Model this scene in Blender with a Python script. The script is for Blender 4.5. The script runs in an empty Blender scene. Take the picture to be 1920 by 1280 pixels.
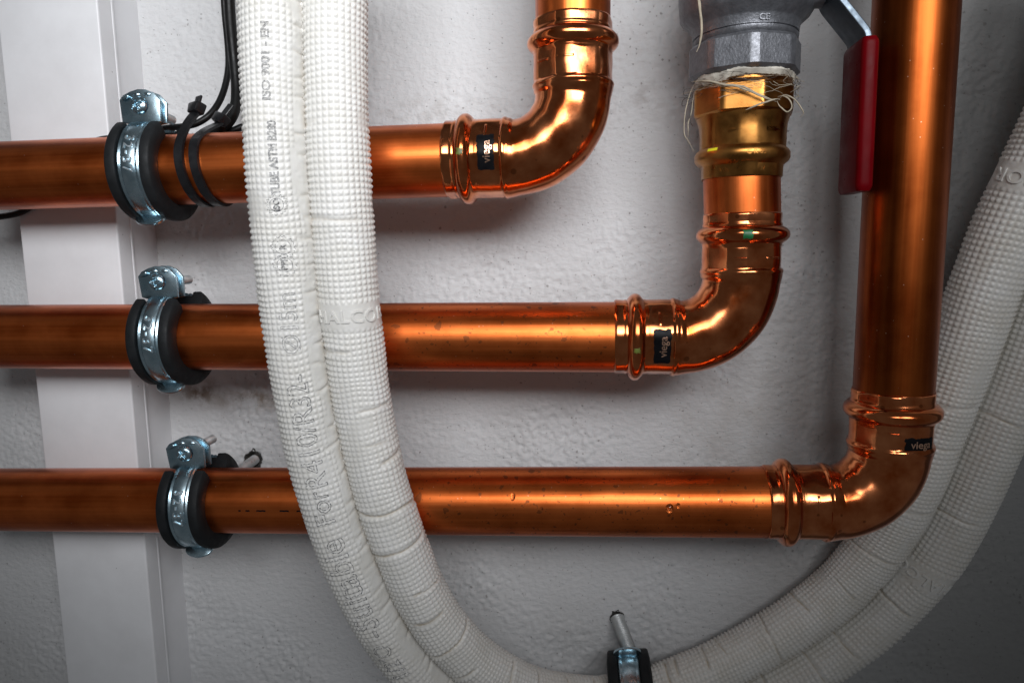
import bpy, bmesh, math, random
import numpy as np
from mathutils import Matrix, Vector

rng = np.random.default_rng(7)
random.seed(7)
scene = bpy.context.scene
COL = scene.collection
S = 0.001                                     # everything below is written in millimetres

# ------------------------------------------------------------------ camera
FPX = 1293.0
WALL = 405.0                                  # camera to wall, mm
w = np.array([146.0, -170.0, 1293.0]); w /= np.linalg.norm(w)      # into the wall, camera axes (x right, y down)
r = np.array([11430.0, -5.6, -1293.0]); r -= w * r.dot(w); r /= np.linalg.norm(r)
d = np.cross(w, r)
if d[1] < 0: d = -d

def P(px, py, dist=343.0):
    """pixel of the 1920x1280 photograph at a distance (mm) from the camera's plane parallel to the wall -> world mm"""
    c = np.array([(px - 960) / FPX, (py - 640) / FPX, 1.0])
    k = dist / c.dot(w)
    c = c * k
    return np.array([c.dot(r), c.dot(w) - WALL, -c.dot(d)])

cam = bpy.data.cameras.new("camera")
cam.lens = 36.0 * FPX / 1920.0
cam.sensor_width = 36.0
cam.clip_start = 0.01
cam.clip_end = 50.0
camo = bpy.data.objects.new("camera", cam)
COL.objects.link(camo)
# camera axes in world: x right, y up, z backwards
def c2w(v): return np.array([v.dot(r), v.dot(w), -v.dot(d)])
cx = c2w(np.array([1.0, 0, 0])); cy = c2w(np.array([0, -1.0, 0])); cz = c2w(np.array([0, 0, -1.0]))
M = Matrix(((cx[0], cy[0], cz[0], 0), (cx[1], cy[1], cz[1], -WALL * S), (cx[2], cy[2], cz[2], 0), (0, 0, 0, 1)))
camo.matrix_world = M
scene.camera = camo
cam.dof.use_dof = True
cam.dof.focus_distance = 0.330
cam.dof.aperture_fstop = 20.0

# ------------------------------------------------------------------ world and lamps
world = bpy.data.worlds.new("World")
scene.world = world
world.use_nodes = True
bg = world.node_tree.nodes["Background"]
bg.inputs[0].default_value = (0.92, 0.96, 1.0, 1)
bg.inputs[1].default_value = 0.080

def look_at(o, target):
    dirv = Vector(target) - o.location
    o.rotation_euler = dirv.to_track_quat('-Z', 'Y').to_euler()

def area(name, loc, target, sx, sy, power, color, spread=180):
    l = bpy.data.lights.new(name, 'AREA')
    l.shape = 'RECTANGLE'; l.size = sx * S; l.size_y = sy * S
    l.energy = power; l.color = color; l.spread = math.radians(spread)
    o = bpy.data.objects.new(name, l); COL.objects.link(o)
    o.location = Vector(loc) * S
    look_at(o, Vector(target) * S)
    return o

def spot(name, loc, target, size, blend, radius, power, color):
    l = bpy.data.lights.new(name, 'SPOT')
    l.energy = power; l.color = color; l.spot_size = math.radians(size); l.spot_blend = blend
    l.shadow_soft_size = radius * S
    o = bpy.data.objects.new(name, l); COL.objects.link(o)
    o.location = Vector(loc) * S
    look_at(o, Vector(target) * S)
    return o

area("left_lamp", (-70, -740, 320), (-140, 0, 108), 370, 280, 0.465, (0.95, 0.97, 1.0), 54)
area("right_lamp", (250, -740, 300), (-110, 0, 84), 340, 260, 0.535, (0.96, 0.97, 1.0), 53)

scene.view_settings.view_transform = 'Standard'
scene.view_settings.look = 'None'
scene.view_settings.gamma = 1.0
scene.view_settings.exposure = 0.0

# ------------------------------------------------------------------ materials
def mat(name):
    m = bpy.data.materials.new(name); m.use_nodes = True
    nt = m.node_tree
    return m, nt, nt.nodes["Principled BSDF"]

def N(nt, kind, **kw):
    n = nt.nodes.new(kind)
    for k, v in kw.items():
        if k.startswith('i_'):
            n.inputs[int(k[2:])].default_value = v
        else:
            setattr(n, k, v)
    return n

def coords(nt, scale=(1, 1, 1), kind='Object', loc=(0, 0, 0)):
    tc = nt.nodes.new('ShaderNodeTexCoord')
    mp = nt.nodes.new('ShaderNodeMapping')
    mp.inputs['Scale'].default_value = scale
    mp.inputs['Location'].default_value = loc
    nt.links.new(tc.outputs[kind], mp.inputs[0])
    return mp.outputs[0]

def noise(nt, vec, scale, detail=4, rough=0.55):
    n = nt.nodes.new('ShaderNodeTexNoise')
    n.inputs['Scale'].default_value = scale
    n.inputs['Detail'].default_value = detail
    n.inputs['Roughness'].default_value = rough
    nt.links.new(vec, n.inputs['Vector'])
    return n.outputs[0]

def ramp(nt, val, stops):
    n = nt.nodes.new('ShaderNodeValToRGB')
    el = n.color_ramp.elements
    while len(el) < len(stops): el.new(0.5)
    for e, (p, c) in zip(el, stops):
        e.position = p
        e.color = (c, c, c, 1) if not hasattr(c, '__len__') else (*c, 1)
    nt.links.new(val, n.inputs[0])
    return n.outputs[0]

def mix(nt, fac, a, b):
    n = nt.nodes.new('ShaderNodeMix'); n.data_type = 'RGBA'
    for sock, v in ((n.inputs['Factor'], fac), (n.inputs['A'], a), (n.inputs['B'], b)):
        if isinstance(v, (int, float)): sock.default_value = v
        elif isinstance(v, tuple): sock.default_value = (*v, 1)
        else: nt.links.new(v, sock)
    return n.outputs['Result']

def math_n(nt, op, a, b=None, clamp=False):
    n = nt.nodes.new('ShaderNodeMath'); n.operation = op; n.use_clamp = clamp
    for i, v in enumerate((a, b)):
        if v is None: continue
        if isinstance(v, (int, float)): n.inputs[i].default_value = v
        else: nt.links.new(v, n.inputs[i])
    return n.outputs[0]

def bump(nt, b, height, strength, dist, prev=None):
    n = nt.nodes.new('ShaderNodeBump')
    n.inputs['Strength'].default_value = strength
    n.inputs['Distance'].default_value = dist
    nt.links.new(height, n.inputs['Height'])
    if prev is not None: nt.links.new(prev, n.inputs['Normal'])
    nt.links.new(n.outputs[0], b.inputs['Normal'])
    return n.outputs[0]

def simple(name, color, rough=0.5, metal=0.0, var=0.15, vscale=60, bump_s=0.0, bscale=400, rough_var=0.1, spec=0.5):
    m, nt, b = mat(name)
    b.inputs['Specular IOR Level'].default_value = spec
    b.inputs['Metallic'].default_value = metal
    v = coords(nt)
    n1 = noise(nt, v, vscale, 6)
    c2 = tuple(max(0, c * (1 - var)) for c in color); c1 = tuple(min(1, c * (1 + var)) for c in color)
    f = ramp(nt, n1, [(0.3, 0.0), (0.7, 1.0)])
    nt.links.new(mix(nt, f, c2, c1), b.inputs['Base Color'])
    n2 = noise(nt, v, vscale * 2.3, 5)
    rr = ramp(nt, n2, [(0.3, max(0.02, rough - rough_var)), (0.7, min(1, rough + rough_var))])
    nt.links.new(rr, b.inputs['Roughness'])
    if bump_s:
        bump(nt, b, noise(nt, v, bscale, 3), bump_s, 0.0004)
    return m

def copper_pipe_mat(name, stain_lo, stain_hi, tint=(0.74, 0.178, 0.042), dark=(0.36, 0.066, 0.011)):
    """drawn copper tube, local Z is the axis; water spots between stain_lo and stain_hi (m along the axis)"""
    m, nt, b = mat(name)
    b.inputs['Metallic'].default_value = 1.0
    streak = noise(nt, coords(nt, (160, 160, 3)), 1.0, 5, 0.6)
    cloud = noise(nt, coords(nt), 28, 5, 0.6)
    f = math_n(nt, 'ADD', math_n(nt, 'MULTIPLY', streak, 0.55), math_n(nt, 'MULTIPLY', cloud, 0.5))
    f = ramp(nt, f, [(0.40, 0.0), (0.62, 1.0)])
    col = mix(nt, f, dark, tint)
    # water spots: warped voronoi cells of several sizes, only along one stretch of the tube
    v = coords(nt)
    wob = nt.nodes.new('ShaderNodeVectorMath'); wob.operation = 'ADD'
    nz = nt.nodes.new('ShaderNodeTexNoise'); nz.inputs['Scale'].default_value = 220; nz.inputs['Detail'].default_value = 3
    nt.links.new(v, nz.inputs['Vector'])
    sc = nt.nodes.new('ShaderNodeVectorMath'); sc.operation = 'SCALE'; sc.inputs['Scale'].default_value = 0.0055
    nt.links.new(nz.outputs[1], sc.inputs[0])
    nt.links.new(v, wob.inputs[0]); nt.links.new(sc.outputs[0], wob.inputs[1])
    sep = nt.nodes.new('ShaderNodeSeparateXYZ'); nt.links.new(v, sep.inputs[0])
    mr = nt.nodes.new('ShaderNodeMapRange'); mr.interpolation_type = 'SMOOTHSTEP'
    mr.inputs['From Min'].default_value = stain_lo; mr.inputs['From Max'].default_value = stain_hi
    nt.links.new(sep.outputs[2], mr.inputs['Value'])
    band = mr.outputs[0]
    spots = None
    for scl, thr in ((95, 0.24), (210, 0.34), (430, 0.38), (800, 0.36)):
        vo = nt.nodes.new('ShaderNodeTexVoronoi'); vo.inputs['Scale'].default_value = scl
        nt.links.new(wob.outputs[0], vo.inputs['Vector'])
        csep = nt.nodes.new('ShaderNodeSeparateColor'); nt.links.new(vo.outputs['Color'], csep.inputs[0])
        pick = math_n(nt, 'GREATER_THAN', csep.outputs[0], 0.74)
        size = math_n(nt, 'MULTIPLY', csep.outputs[1], thr)
        inside = nt.nodes.new('ShaderNodeMapRange')
        nt.links.new(math_n(nt, 'SUBTRACT', size, vo.outputs['Distance']), inside.inputs['Value'])
        inside.inputs['From Min'].default_value = 0.0; inside.inputs['From Max'].default_value = 0.03
        s_ = math_n(nt, 'MULTIPLY', inside.outputs[0], pick)
        spots = s_ if spots is None else math_n(nt, 'MAXIMUM', spots, s_)
    spots = math_n(nt, 'MULTIPLY', spots, band)
    col = mix(nt, math_n(nt, 'MULTIPLY', spots, 0.62), col, (0.085, 0.04, 0.02))
    # pale dust specks
    vo = nt.nodes.new('ShaderNodeTexVoronoi'); vo.inputs['Scale'].default_value = 330
    nt.links.new(v, vo.inputs['Vector'])
    sp = math_n(nt, 'LESS_THAN', vo.outputs['Distance'], 0.085)
    cs = nt.nodes.new('ShaderNodeSeparateColor'); nt.links.new(vo.outputs['Color'], cs.inputs[0])
    sp = math_n(nt, 'MULTIPLY', sp, math_n(nt, 'GREATER_THAN', cs.outputs[0], 0.72))
    col = mix(nt, math_n(nt, 'MULTIPLY', sp, 0.55), col, (0.75, 0.5, 0.36))
    nt.links.new(col, b.inputs['Base Color'])
    rg = ramp(nt, noise(nt, coords(nt, (120, 120, 5)), 1.0, 4), [(0.3, 0.28), (0.7, 0.42)])
    rg2 = math_n(nt, 'ADD', rg, math_n(nt, 'MULTIPLY', spots, 0.04))
    nt.links.new(rg2, b.inputs['Roughness'])
    bump(nt, b, noise(nt, coords(nt, (700, 700, 14)), 1.0, 3), 0.10, 0.0003)
    return m

def fitting_mat(name, c1, c2, rlo=0.07, rhi=0.2, vscale=55, spots=True):
    m, nt, b = mat(name)
    b.inputs['Metallic'].default_value = 1.0
    v = coords(nt)
    f = ramp(nt, noise(nt, v, vscale, 6, 0.6), [(0.34, 0.0), (0.66, 1.0)])
    col = mix(nt, f, c2, c1)
    if spots:
        vo = nt.nodes.new('ShaderNodeTexVoronoi'); vo.inputs['Scale'].default_value = 190
        nt.links.new(v, vo.inputs['Vector'])
        cs = nt.nodes.new('ShaderNodeSeparateColor'); nt.links.new(vo.outputs['Color'], cs.inputs[0])
        s_ = math_n(nt, 'MULTIPLY', math_n(nt, 'LESS_THAN', vo.outputs['Distance'], math_n(nt, 'MULTIPLY', cs.outputs[1], 0.28)),
                    math_n(nt, 'GREATER_THAN', cs.outputs[0], 0.80))
        col = mix(nt, math_n(nt, 'MULTIPLY', s_, 0.55), col, tuple(x * 0.35 for x in c2))
    nt.links.new(col, b.inputs['Base Color'])
    nt.links.new(ramp(nt, noise(nt, v, 90, 5), [(0.3, rlo), (0.72, rhi)]), b.inputs['Roughness'])
    bump(nt, b, noise(nt, v, 130, 3), 0.10, 0.0006)
    return m

MAT = {}
MAT['pipe_a'] = copper_pipe_mat('drawn copper', 9.0, 9.1)
MAT['pipe_b'] = copper_pipe_mat('drawn copper with water spots', 0.18, 0.30)
MAT['pipe_c'] = copper_pipe_mat('drawn copper spotted near its end', 0.20, 0.30)
MAT['pipe_d'] = copper_pipe_mat('drawn copper darkened as shade', 9.0, 9.1, (0.36, 0.085, 0.017), (0.17, 0.030, 0.005))  # darker copper, dim light on the right vertical pipe put into its colour
MAT['fitting'] = fitting_mat('pressed copper fitting', (0.87, 0.31, 0.125), (0.45, 0.088, 0.018), 0.09, 0.22)
MAT['brass'] = fitting_mat('yellow brass', (0.47, 0.215, 0.055), (0.28, 0.115, 0.027), 0.24, 0.42, 90, False)
MAT['zinc'] = fitting_mat('blue zinc plated steel', (0.60, 0.75, 0.82), (0.33, 0.48, 0.56), 0.18, 0.34, 120, False)
MAT['stamp'] = simple('raised zinc figures lightened as glint', (0.62, 0.70, 0.74), 0.38, 0.9, 0.1, 200)  # paler than the band, glints on the raised figures painted into the colour
MAT['cast'] = simple('matt nickel plated valve body', (0.165, 0.17, 0.185), 0.46, 0.7, 0.22, 260, 0.45, 900)
MAT['steel'] = simple('dark plated lever steel', (0.13, 0.16, 0.19), 0.45, 0.9, 0.15, 120)
MAT['rubber'] = simple('black rubber', (0.009, 0.010, 0.011), 0.6, 0.0, 0.4, 120, 0.25, 700, spec=0.22)
MAT['cable'] = simple('black cable sheath', (0.007, 0.007, 0.007), 0.42, 0.0, 0.3, 90, 0.15, 500, spec=0.25)
MAT['tie'] = simple('black nylon', (0.008, 0.008, 0.009), 0.34, 0.0, 0.3, 150, 0.1, 700, spec=0.3)
MAT['red'] = simple('red vinyl sleeve', (0.115, 0.0010, 0.003), 0.36, 0.0, 0.18, 60, 0.08, 500, spec=0.05)
MAT['label'] = simple('black label film', (0.003, 0.003, 0.004), 0.45, 0.0, 0.3, 120, spec=0.12)
MAT['green'] = simple('green paint dot', (0.008, 0.12, 0.035), 0.4, 0.0, 0.25, 400)
MAT['olive'] = simple('worn olive paint dot', (0.10, 0.12, 0.02), 0.45, 0.0, 0.35, 400)
MAT['yellow'] = simple('yellow paint dot', (0.75, 0.68, 0.02), 0.4, 0.0, 0.1, 400)
MAT['letter_copper'] = simple('bare copper lettering', (0.92, 0.55, 0.38), 0.3, 1.0, 0.1, 200)
MAT['hemp'] = simple('hemp fibre', (0.36, 0.31, 0.23), 0.8, 0.0, 0.25, 300)
MAT['hemp_dark'] = simple('dark hemp fibre', (0.05, 0.04, 0.035), 0.8, 0.0, 0.25, 300)
MAT['paste'] = simple('grey white sealing paste', (0.46, 0.43, 0.37), 0.6, 0.0, 0.3, 130, 0.7, 320)
MAT['hole'] = simple('drilled plaster darkened as shade', (0.045, 0.042, 0.038), 0.95, 0.0, 0.5, 300, 0.8, 500)  # near-black lining, the shade inside the hole put into its colour
MAT['rod'] = simple('galvanised threaded rod', (0.66, 0.68, 0.68), 0.36, 0.75, 0.15, 150)

def trunking_mat():
    m, nt, b = mat('white plastic trunking')
    v = coords(nt)
    dust = ramp(nt, noise(nt, v, 22, 7, 0.65), [(0.35, 0.0), (0.75, 1.0)])
    col = mix(nt, dust, (0.76, 0.765, 0.78), (0.66, 0.66, 0.67))
    vo = nt.nodes.new('ShaderNodeTexVoronoi'); vo.inputs['Scale'].default_value = 95
    nt.links.new(v, vo.inputs['Vector'])
    cs = nt.nodes.new('ShaderNodeSeparateColor'); nt.links.new(vo.outputs['Color'], cs.inputs[0])
    sp = math_n(nt, 'MULTIPLY', math_n(nt, 'LESS_THAN', vo.outputs['Distance'], 0.045), math_n(nt, 'GREATER_THAN', cs.outputs[0], 0.86))
    col = mix(nt, math_n(nt, 'MULTIPLY', sp, 0.7), col, (0.12, 0.10, 0.09))
    nt.links.new(col, b.inputs['Base Color'])
    b.inputs['Roughness'].default_value = 0.42
    bump(nt, b, noise(nt, coords(nt, (500, 500, 25)), 1.0, 3), 0.05, 0.0003)
    return m
MAT['trunking'] = trunking_mat()

def wall_mat():
    m, nt, b = mat('white painted rough plaster')
    v = coords(nt)
    big = ramp(nt, noise(nt, v, 9, 6, 0.6), [(0.3, 0.0), (0.75, 1.0)])
    col = mix(nt, big, (0.605, 0.609, 0.615), (0.525, 0.523, 0.52))
    # pits: denser to the right of the wall
    sep = nt.nodes.new('ShaderNodeSeparateXYZ'); nt.links.new(v, sep.inputs[0])
    mr = nt.nodes.new('ShaderNodeMapRange'); nt.links.new(sep.outputs[0], mr.inputs['Value'])
    mr.inputs['From Min'].default_value = -0.15; mr.inputs['From Max'].default_value = 0.22
    dens = mr.outputs[0]
    wob = nt.nodes.new('ShaderNodeVectorMath'); wob.operation = 'ADD'
    nz = nt.nodes.new('ShaderNodeTexNoise'); nz.inputs['Scale'].default_value = 500; nz.inputs['Detail'].default_value = 3
    nt.links.new(v, nz.inputs['Vector'])
    sc = nt.nodes.new('ShaderNodeVectorMath'); sc.operation = 'SCALE'; sc.inputs['Scale'].default_value = 0.0016
    nt.links.new(nz.outputs[1], sc.inputs[0]); nt.links.new(v, wob.inputs[0]); nt.links.new(sc.outputs[0], wob.inputs[1])
    pits = None
    for scl, thr, rare in ((300, 0.26, 0.74), (150, 0.10, 0.90), (560, 0.34, 0.78)):
        vo = nt.nodes.new('ShaderNodeTexVoronoi'); vo.inputs['Scale'].default_value = scl
        nt.links.new(wob.outputs[0], vo.inputs['Vector'])
        cs = nt.nodes.new('ShaderNodeSeparateColor'); nt.links.new(vo.outputs['Color'], cs.inputs[0])
        sel = math_n(nt, 'GREATER_THAN', math_n(nt, 'ADD', cs.outputs[0], math_n(nt, 'MULTIPLY', dens, 0.10)), rare + 0.10)
        ins = math_n(nt, 'LESS_THAN', vo.outputs['Distance'], math_n(nt, 'MULTIPLY', cs.outputs[1], thr))
        s_ = math_n(nt, 'MULTIPLY', sel, ins)
        pits = s_ if pits is None else math_n(nt, 'MAXIMUM', pits, s_)
    col = mix(nt, math_n(nt, 'MULTIPLY', pits, 0.55), col, (0.15, 0.13, 0.115))
    grey = nt.nodes.new('ShaderNodeMapRange'); grey.interpolation_type = 'SMOOTHSTEP'  # plaster darkens to the right, light falloff painted into its colour
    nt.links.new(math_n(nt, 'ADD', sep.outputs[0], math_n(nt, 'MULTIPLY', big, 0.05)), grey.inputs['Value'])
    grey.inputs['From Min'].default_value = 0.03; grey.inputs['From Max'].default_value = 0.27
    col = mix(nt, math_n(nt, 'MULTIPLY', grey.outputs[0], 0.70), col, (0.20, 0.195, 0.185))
    # brown water stain running out from under the second clamp, and a scuff near the upper elbow
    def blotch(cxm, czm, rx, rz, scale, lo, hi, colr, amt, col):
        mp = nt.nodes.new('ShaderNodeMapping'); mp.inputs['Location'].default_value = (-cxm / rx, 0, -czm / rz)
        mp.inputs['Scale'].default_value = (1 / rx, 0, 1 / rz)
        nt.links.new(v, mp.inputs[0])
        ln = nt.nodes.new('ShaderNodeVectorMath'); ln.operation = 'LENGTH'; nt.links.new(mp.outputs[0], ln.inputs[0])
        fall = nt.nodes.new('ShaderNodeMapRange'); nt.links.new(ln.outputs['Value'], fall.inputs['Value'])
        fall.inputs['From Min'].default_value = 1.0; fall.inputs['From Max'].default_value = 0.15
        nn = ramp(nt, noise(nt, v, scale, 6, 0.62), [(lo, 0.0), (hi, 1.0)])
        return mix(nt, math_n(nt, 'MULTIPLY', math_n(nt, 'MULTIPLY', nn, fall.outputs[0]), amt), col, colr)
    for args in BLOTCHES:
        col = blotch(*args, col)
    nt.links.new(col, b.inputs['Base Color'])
    b.inputs['Roughness'].default_value = 0.62
    h1 = noise(nt, coords(nt, (1, 1, 1.5)), 260, 5, 0.6)
    h2 = math_n(nt, 'SUBTRACT', h1, math_n(nt, 'MULTIPLY', pits, 0.5))
    bump(nt, b, h2, 0.9, 0.0010)
    return m

# ------------------------------------------------------------------ object helpers
def thing(name, label, cat, loc, group=None):
    o = bpy.data.objects.new(name, None); COL.objects.link(o)
    o.empty_display_size = 0.02
    o.location = Vector(loc) * S
    o['label'] = label; o['category'] = cat
    if group: o['group'] = group
    return o

def mesh_from(name, V, F, mats, smooth=True, sharp=35, fmat=None):
    me = bpy.data.meshes.new(name)
    V = np.asarray(V, float) * S
    if isinstance(F, np.ndarray):
        k = F.shape[1]
        me.vertices.add(len(V)); me.vertices.foreach_set('co', V.ravel())
        me.loops.add(F.size); me.loops.foreach_set('vertex_index', F.ravel().astype(np.int32))
        me.polygons.add(len(F)); me.polygons.foreach_set('loop_start', np.arange(0, F.size, k, dtype=np.int32))
        me.update(calc_edges=True)
    else:
        me.from_pydata([tuple(v) for v in V], [], [tuple(int(i) for i in f) for f in F]); me.update()
    for m in (mats if isinstance(mats, (list, tuple)) else [mats]): me.materials.append(m)
    if fmat is not None: me.polygons.foreach_set('material_index', np.asarray(fmat, np.int32))
    me.polygons.foreach_set('use_smooth', np.full(len(me.polygons), smooth))
    if smooth and sharp: me.set_sharp_from_angle(angle=math.radians(sharp))
    return me

def fix_normals(me):
    bm = bmesh.new(); bm.from_mesh(me)
    bmesh.ops.recalc_face_normals(bm, faces=bm.faces[:])
    bm.to_mesh(me); bm.free()

def part(name, V, F, m, parent=None, smooth=True, sharp=35, loc=None, label=None, recalc=True):
    """V in world mm; the object's origin is its parent's origin (or loc)"""
    if parent is not None:
        org = np.array(world_loc(parent))
    else:
        org = np.array(loc if loc is not None else (0, 0, 0), float)
    me = mesh_from(name, np.asarray(V, float) - org, F, m, smooth, sharp)
    if recalc: fix_normals(me)
    o = bpy.data.objects.new(name, me); COL.objects.link(o)
    if parent is not None: o.parent = parent
    else: o.location = Vector(org) * S
    if label: o['label'] = label
    return o

def world_loc(o):
    v = np.zeros(3)
    while o is not None:
        v += np.array(o.location) / S
        o = o.parent
    return v

def tag(o, label, cat, group=None):
    o['label'] = label; o['category'] = cat
    if group: o['group'] = group
    return o

def grid_faces(nu, nv, wrap_v=False, wrap_u=False):
    """vertex (i,j) = i*nv+j"""
    I = np.arange(nu if wrap_u else nu - 1); J = np.arange(nv if wrap_v else nv - 1)
    i, j = np.meshgrid(I, J, indexing='ij'); i = i.ravel(); j = j.ravel()
    i2 = (i + 1) % nu; j2 = (j + 1) % nv
    return np.stack([i * nv + j, i2 * nv + j, i2 * nv + j2, i * nv + j2], 1)

def frame_from(t, ref):
    t = t / np.linalg.norm(t)
    e1 = ref - t * ref.dot(t); e1 /= np.linalg.norm(e1)
    return t, e1, np.cross(t, e1)

def catmull(pts, n=24):
    pts = np.asarray(pts, float)
    p = np.vstack([2 * pts[0] - pts[1], pts, 2 * pts[-1] - pts[-2]])
    out = []
    for i in range(1, len(p) - 2):
        p0, p1, p2, p3 = p[i - 1], p[i], p[i + 1], p[i + 2]
        t = np.linspace(0, 1, n, endpoint=False)[:, None]
        out.append(0.5 * ((2 * p1) + (-p0 + p2) * t + (2 * p0 - 5 * p1 + 4 * p2 - p3) * t**2 + (-p0 + 3 * p1 - 3 * p2 + p3) * t**3))
    out.append(p[-2][None])
    return np.vstack(out)

def resample(path, step):
    seg = np.linalg.norm(np.diff(path, axis=0), axis=1)
    s = np.concatenate([[0], np.cumsum(seg)])
    n = max(2, int(round(s[-1] / step)) + 1)
    q = np.linspace(0, s[-1], n)
    return np.stack([np.interp(q, s, path[:, k]) for k in range(path.shape[1])], 1), q

def gsmooth(a, sig):
    k = int(sig * 3) + 1
    x = np.arange(-k, k + 1); g = np.exp(-0.5 * (x / sig)**2); g /= g.sum()
    out = np.empty_like(a)
    for c in range(a.shape[1]):
        col = a[:, c]
        left = 2 * col[0] - col[1:k + 1][::-1]; right = 2 * col[-1] - col[-k - 1:-1][::-1]
        out[:, c] = np.convolve(np.concatenate([left, col, right]), g, 'valid')
    return out

def tube(path, rad, seg=16, caps=True, ref=np.array([0, -1.0, 0.2])):
    path = np.asarray(path, float); n = len(path)
    T = np.gradient(path, axis=0); T /= np.linalg.norm(T, axis=1)[:, None]
    e1 = ref - T[0] * ref.dot(T[0]); e1 /= np.linalg.norm(e1)
    a = np.linspace(0, 2 * np.pi, seg, endpoint=False)
    V = []
    rad = np.broadcast_to(rad, (n,))
    for i in range(n):
        e1 = e1 - T[i] * e1.dot(T[i]); e1 /= np.linalg.norm(e1)
        e2 = np.cross(T[i], e1)
        V.append(path[i] + rad[i] * (np.cos(a)[:, None] * e1 + np.sin(a)[:, None] * e2))
    V = np.vstack(V)
    F = [tuple(f) for f in grid_faces(n, seg, wrap_v=True)]
    if caps:
        F.append(tuple(range(seg))); F.append(tuple((n - 1) * seg + k for k in range(seg)))
    return V, F

def lathe(profile, seg=64, shape=None):
    """profile: list of (z, r) in local axis; returns local verts about Z"""
    a = np.linspace(0, 2 * np.pi, seg, endpoint=False)
    V = []
    for k, (z, rr) in enumerate(profile):
        rad = rr * (shape(a, k) if shape is not None else np.ones(seg))
        V.append(np.stack([rad * np.cos(a), rad * np.sin(a), np.full(seg, z)], 1))
    V = np.vstack(V)
    return V, grid_faces(len(profile), seg, wrap_v=True)

def smooth_box(x0, x1, y0, y1, z0, z1, bev=0.8, segs=2):
    bm = bmesh.new()
    bmesh.ops.create_cube(bm, size=1.0)
    for v in bm.verts:
        v.co = Vector(((x0 + x1) / 2 + v.co.x * (x1 - x0), (y0 + y1) / 2 + v.co.y * (y1 - y0), (z0 + z1) / 2 + v.co.z * (z1 - z0)))
    if bev: bmesh.ops.bevel(bm, geom=bm.edges[:], offset=bev, segments=segs, affect='EDGES', profile=0.5)
    bm.verts.ensure_lookup_table()
    V = np.array([v.co[:] for v in bm.verts]); F = [tuple(v.index for v in f.verts) for f in bm.faces]
    bm.free()
    return V, F

def prism(outline, axis_len, bev=0.3):
    """outline: list of (x, z); extruded along y from 0 to axis_len, edges bevelled"""
    bm = bmesh.new()
    a = [bm.verts.new((x, 0, z)) for x, z in outline]
    f = bm.faces.new(a)
    ex = bmesh.ops.extrude_face_region(bm, geom=[f])
    for v in [g for g in ex['geom'] if isinstance(g, bmesh.types.BMVert)]: v.co.y += axis_len
    bmesh.ops.recalc_face_normals(bm, faces=bm.faces[:])
    if bev:
        es = [e for e in bm.edges if len(e.link_faces) == 2 and e.calc_face_angle(0) > 0.9]
        bmesh.ops.bevel(bm, geom=es, offset=bev, segments=2, affect='EDGES', profile=0.5)
    bm.verts.index_update(); bm.verts.ensure_lookup_table()
    V = np.array([v.co[:] for v in bm.verts]); F = [tuple(v.index for v in g.verts) for g in bm.faces]
    bm.free()
    return V, F

def text_mesh(txt, size, extrude=0.0, outline=0.0, bold=0.0, spacing=1.0, cut=0.0):
    """returns V (x, y, z) with the text centred at the origin, F"""
    cu = bpy.data.curves.new('lettering', 'FONT')
    cu.body = txt; cu.size = size; cu.resolution_u = 3
    cu.align_x = 'CENTER'; cu.align_y = 'CENTER'; cu.space_character = spacing
    if outline:
        cu.fill_mode = 'NONE'; cu.bevel_depth = outline; cu.bevel_resolution = 0
    else:
        cu.extrude = extrude; cu.offset = bold
    o = bpy.data.objects.new('lettering', cu); COL.objects.link(o)
    dg = bpy.context.evaluated_depsgraph_get(); dg.update()
    me = bpy.data.meshes.new_from_object(o.evaluated_get(dg))
    if cut:                                   # shorten long edges so that the figures can follow a bumpy surface
        bm = bmesh.new(); bm.from_mesh(me)
        for _ in range(5):
            es = [e for e in bm.edges if e.calc_length() > cut]
            if not es: break
            bmesh.ops.subdivide_edges(bm, edges=es, cuts=1, use_grid_fill=True)
        bmesh.ops.triangulate(bm, faces=bm.faces[:])
        bm.to_mesh(me); bm.free()
    V = np.array([v.co[:] for v in me.vertices]); F = [tuple(p.vertices) for p in me.polygons]
    bpy.data.objects.remove(o); bpy.data.curves.remove(cu); bpy.data.meshes.remove(me)
    return V, F

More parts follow.
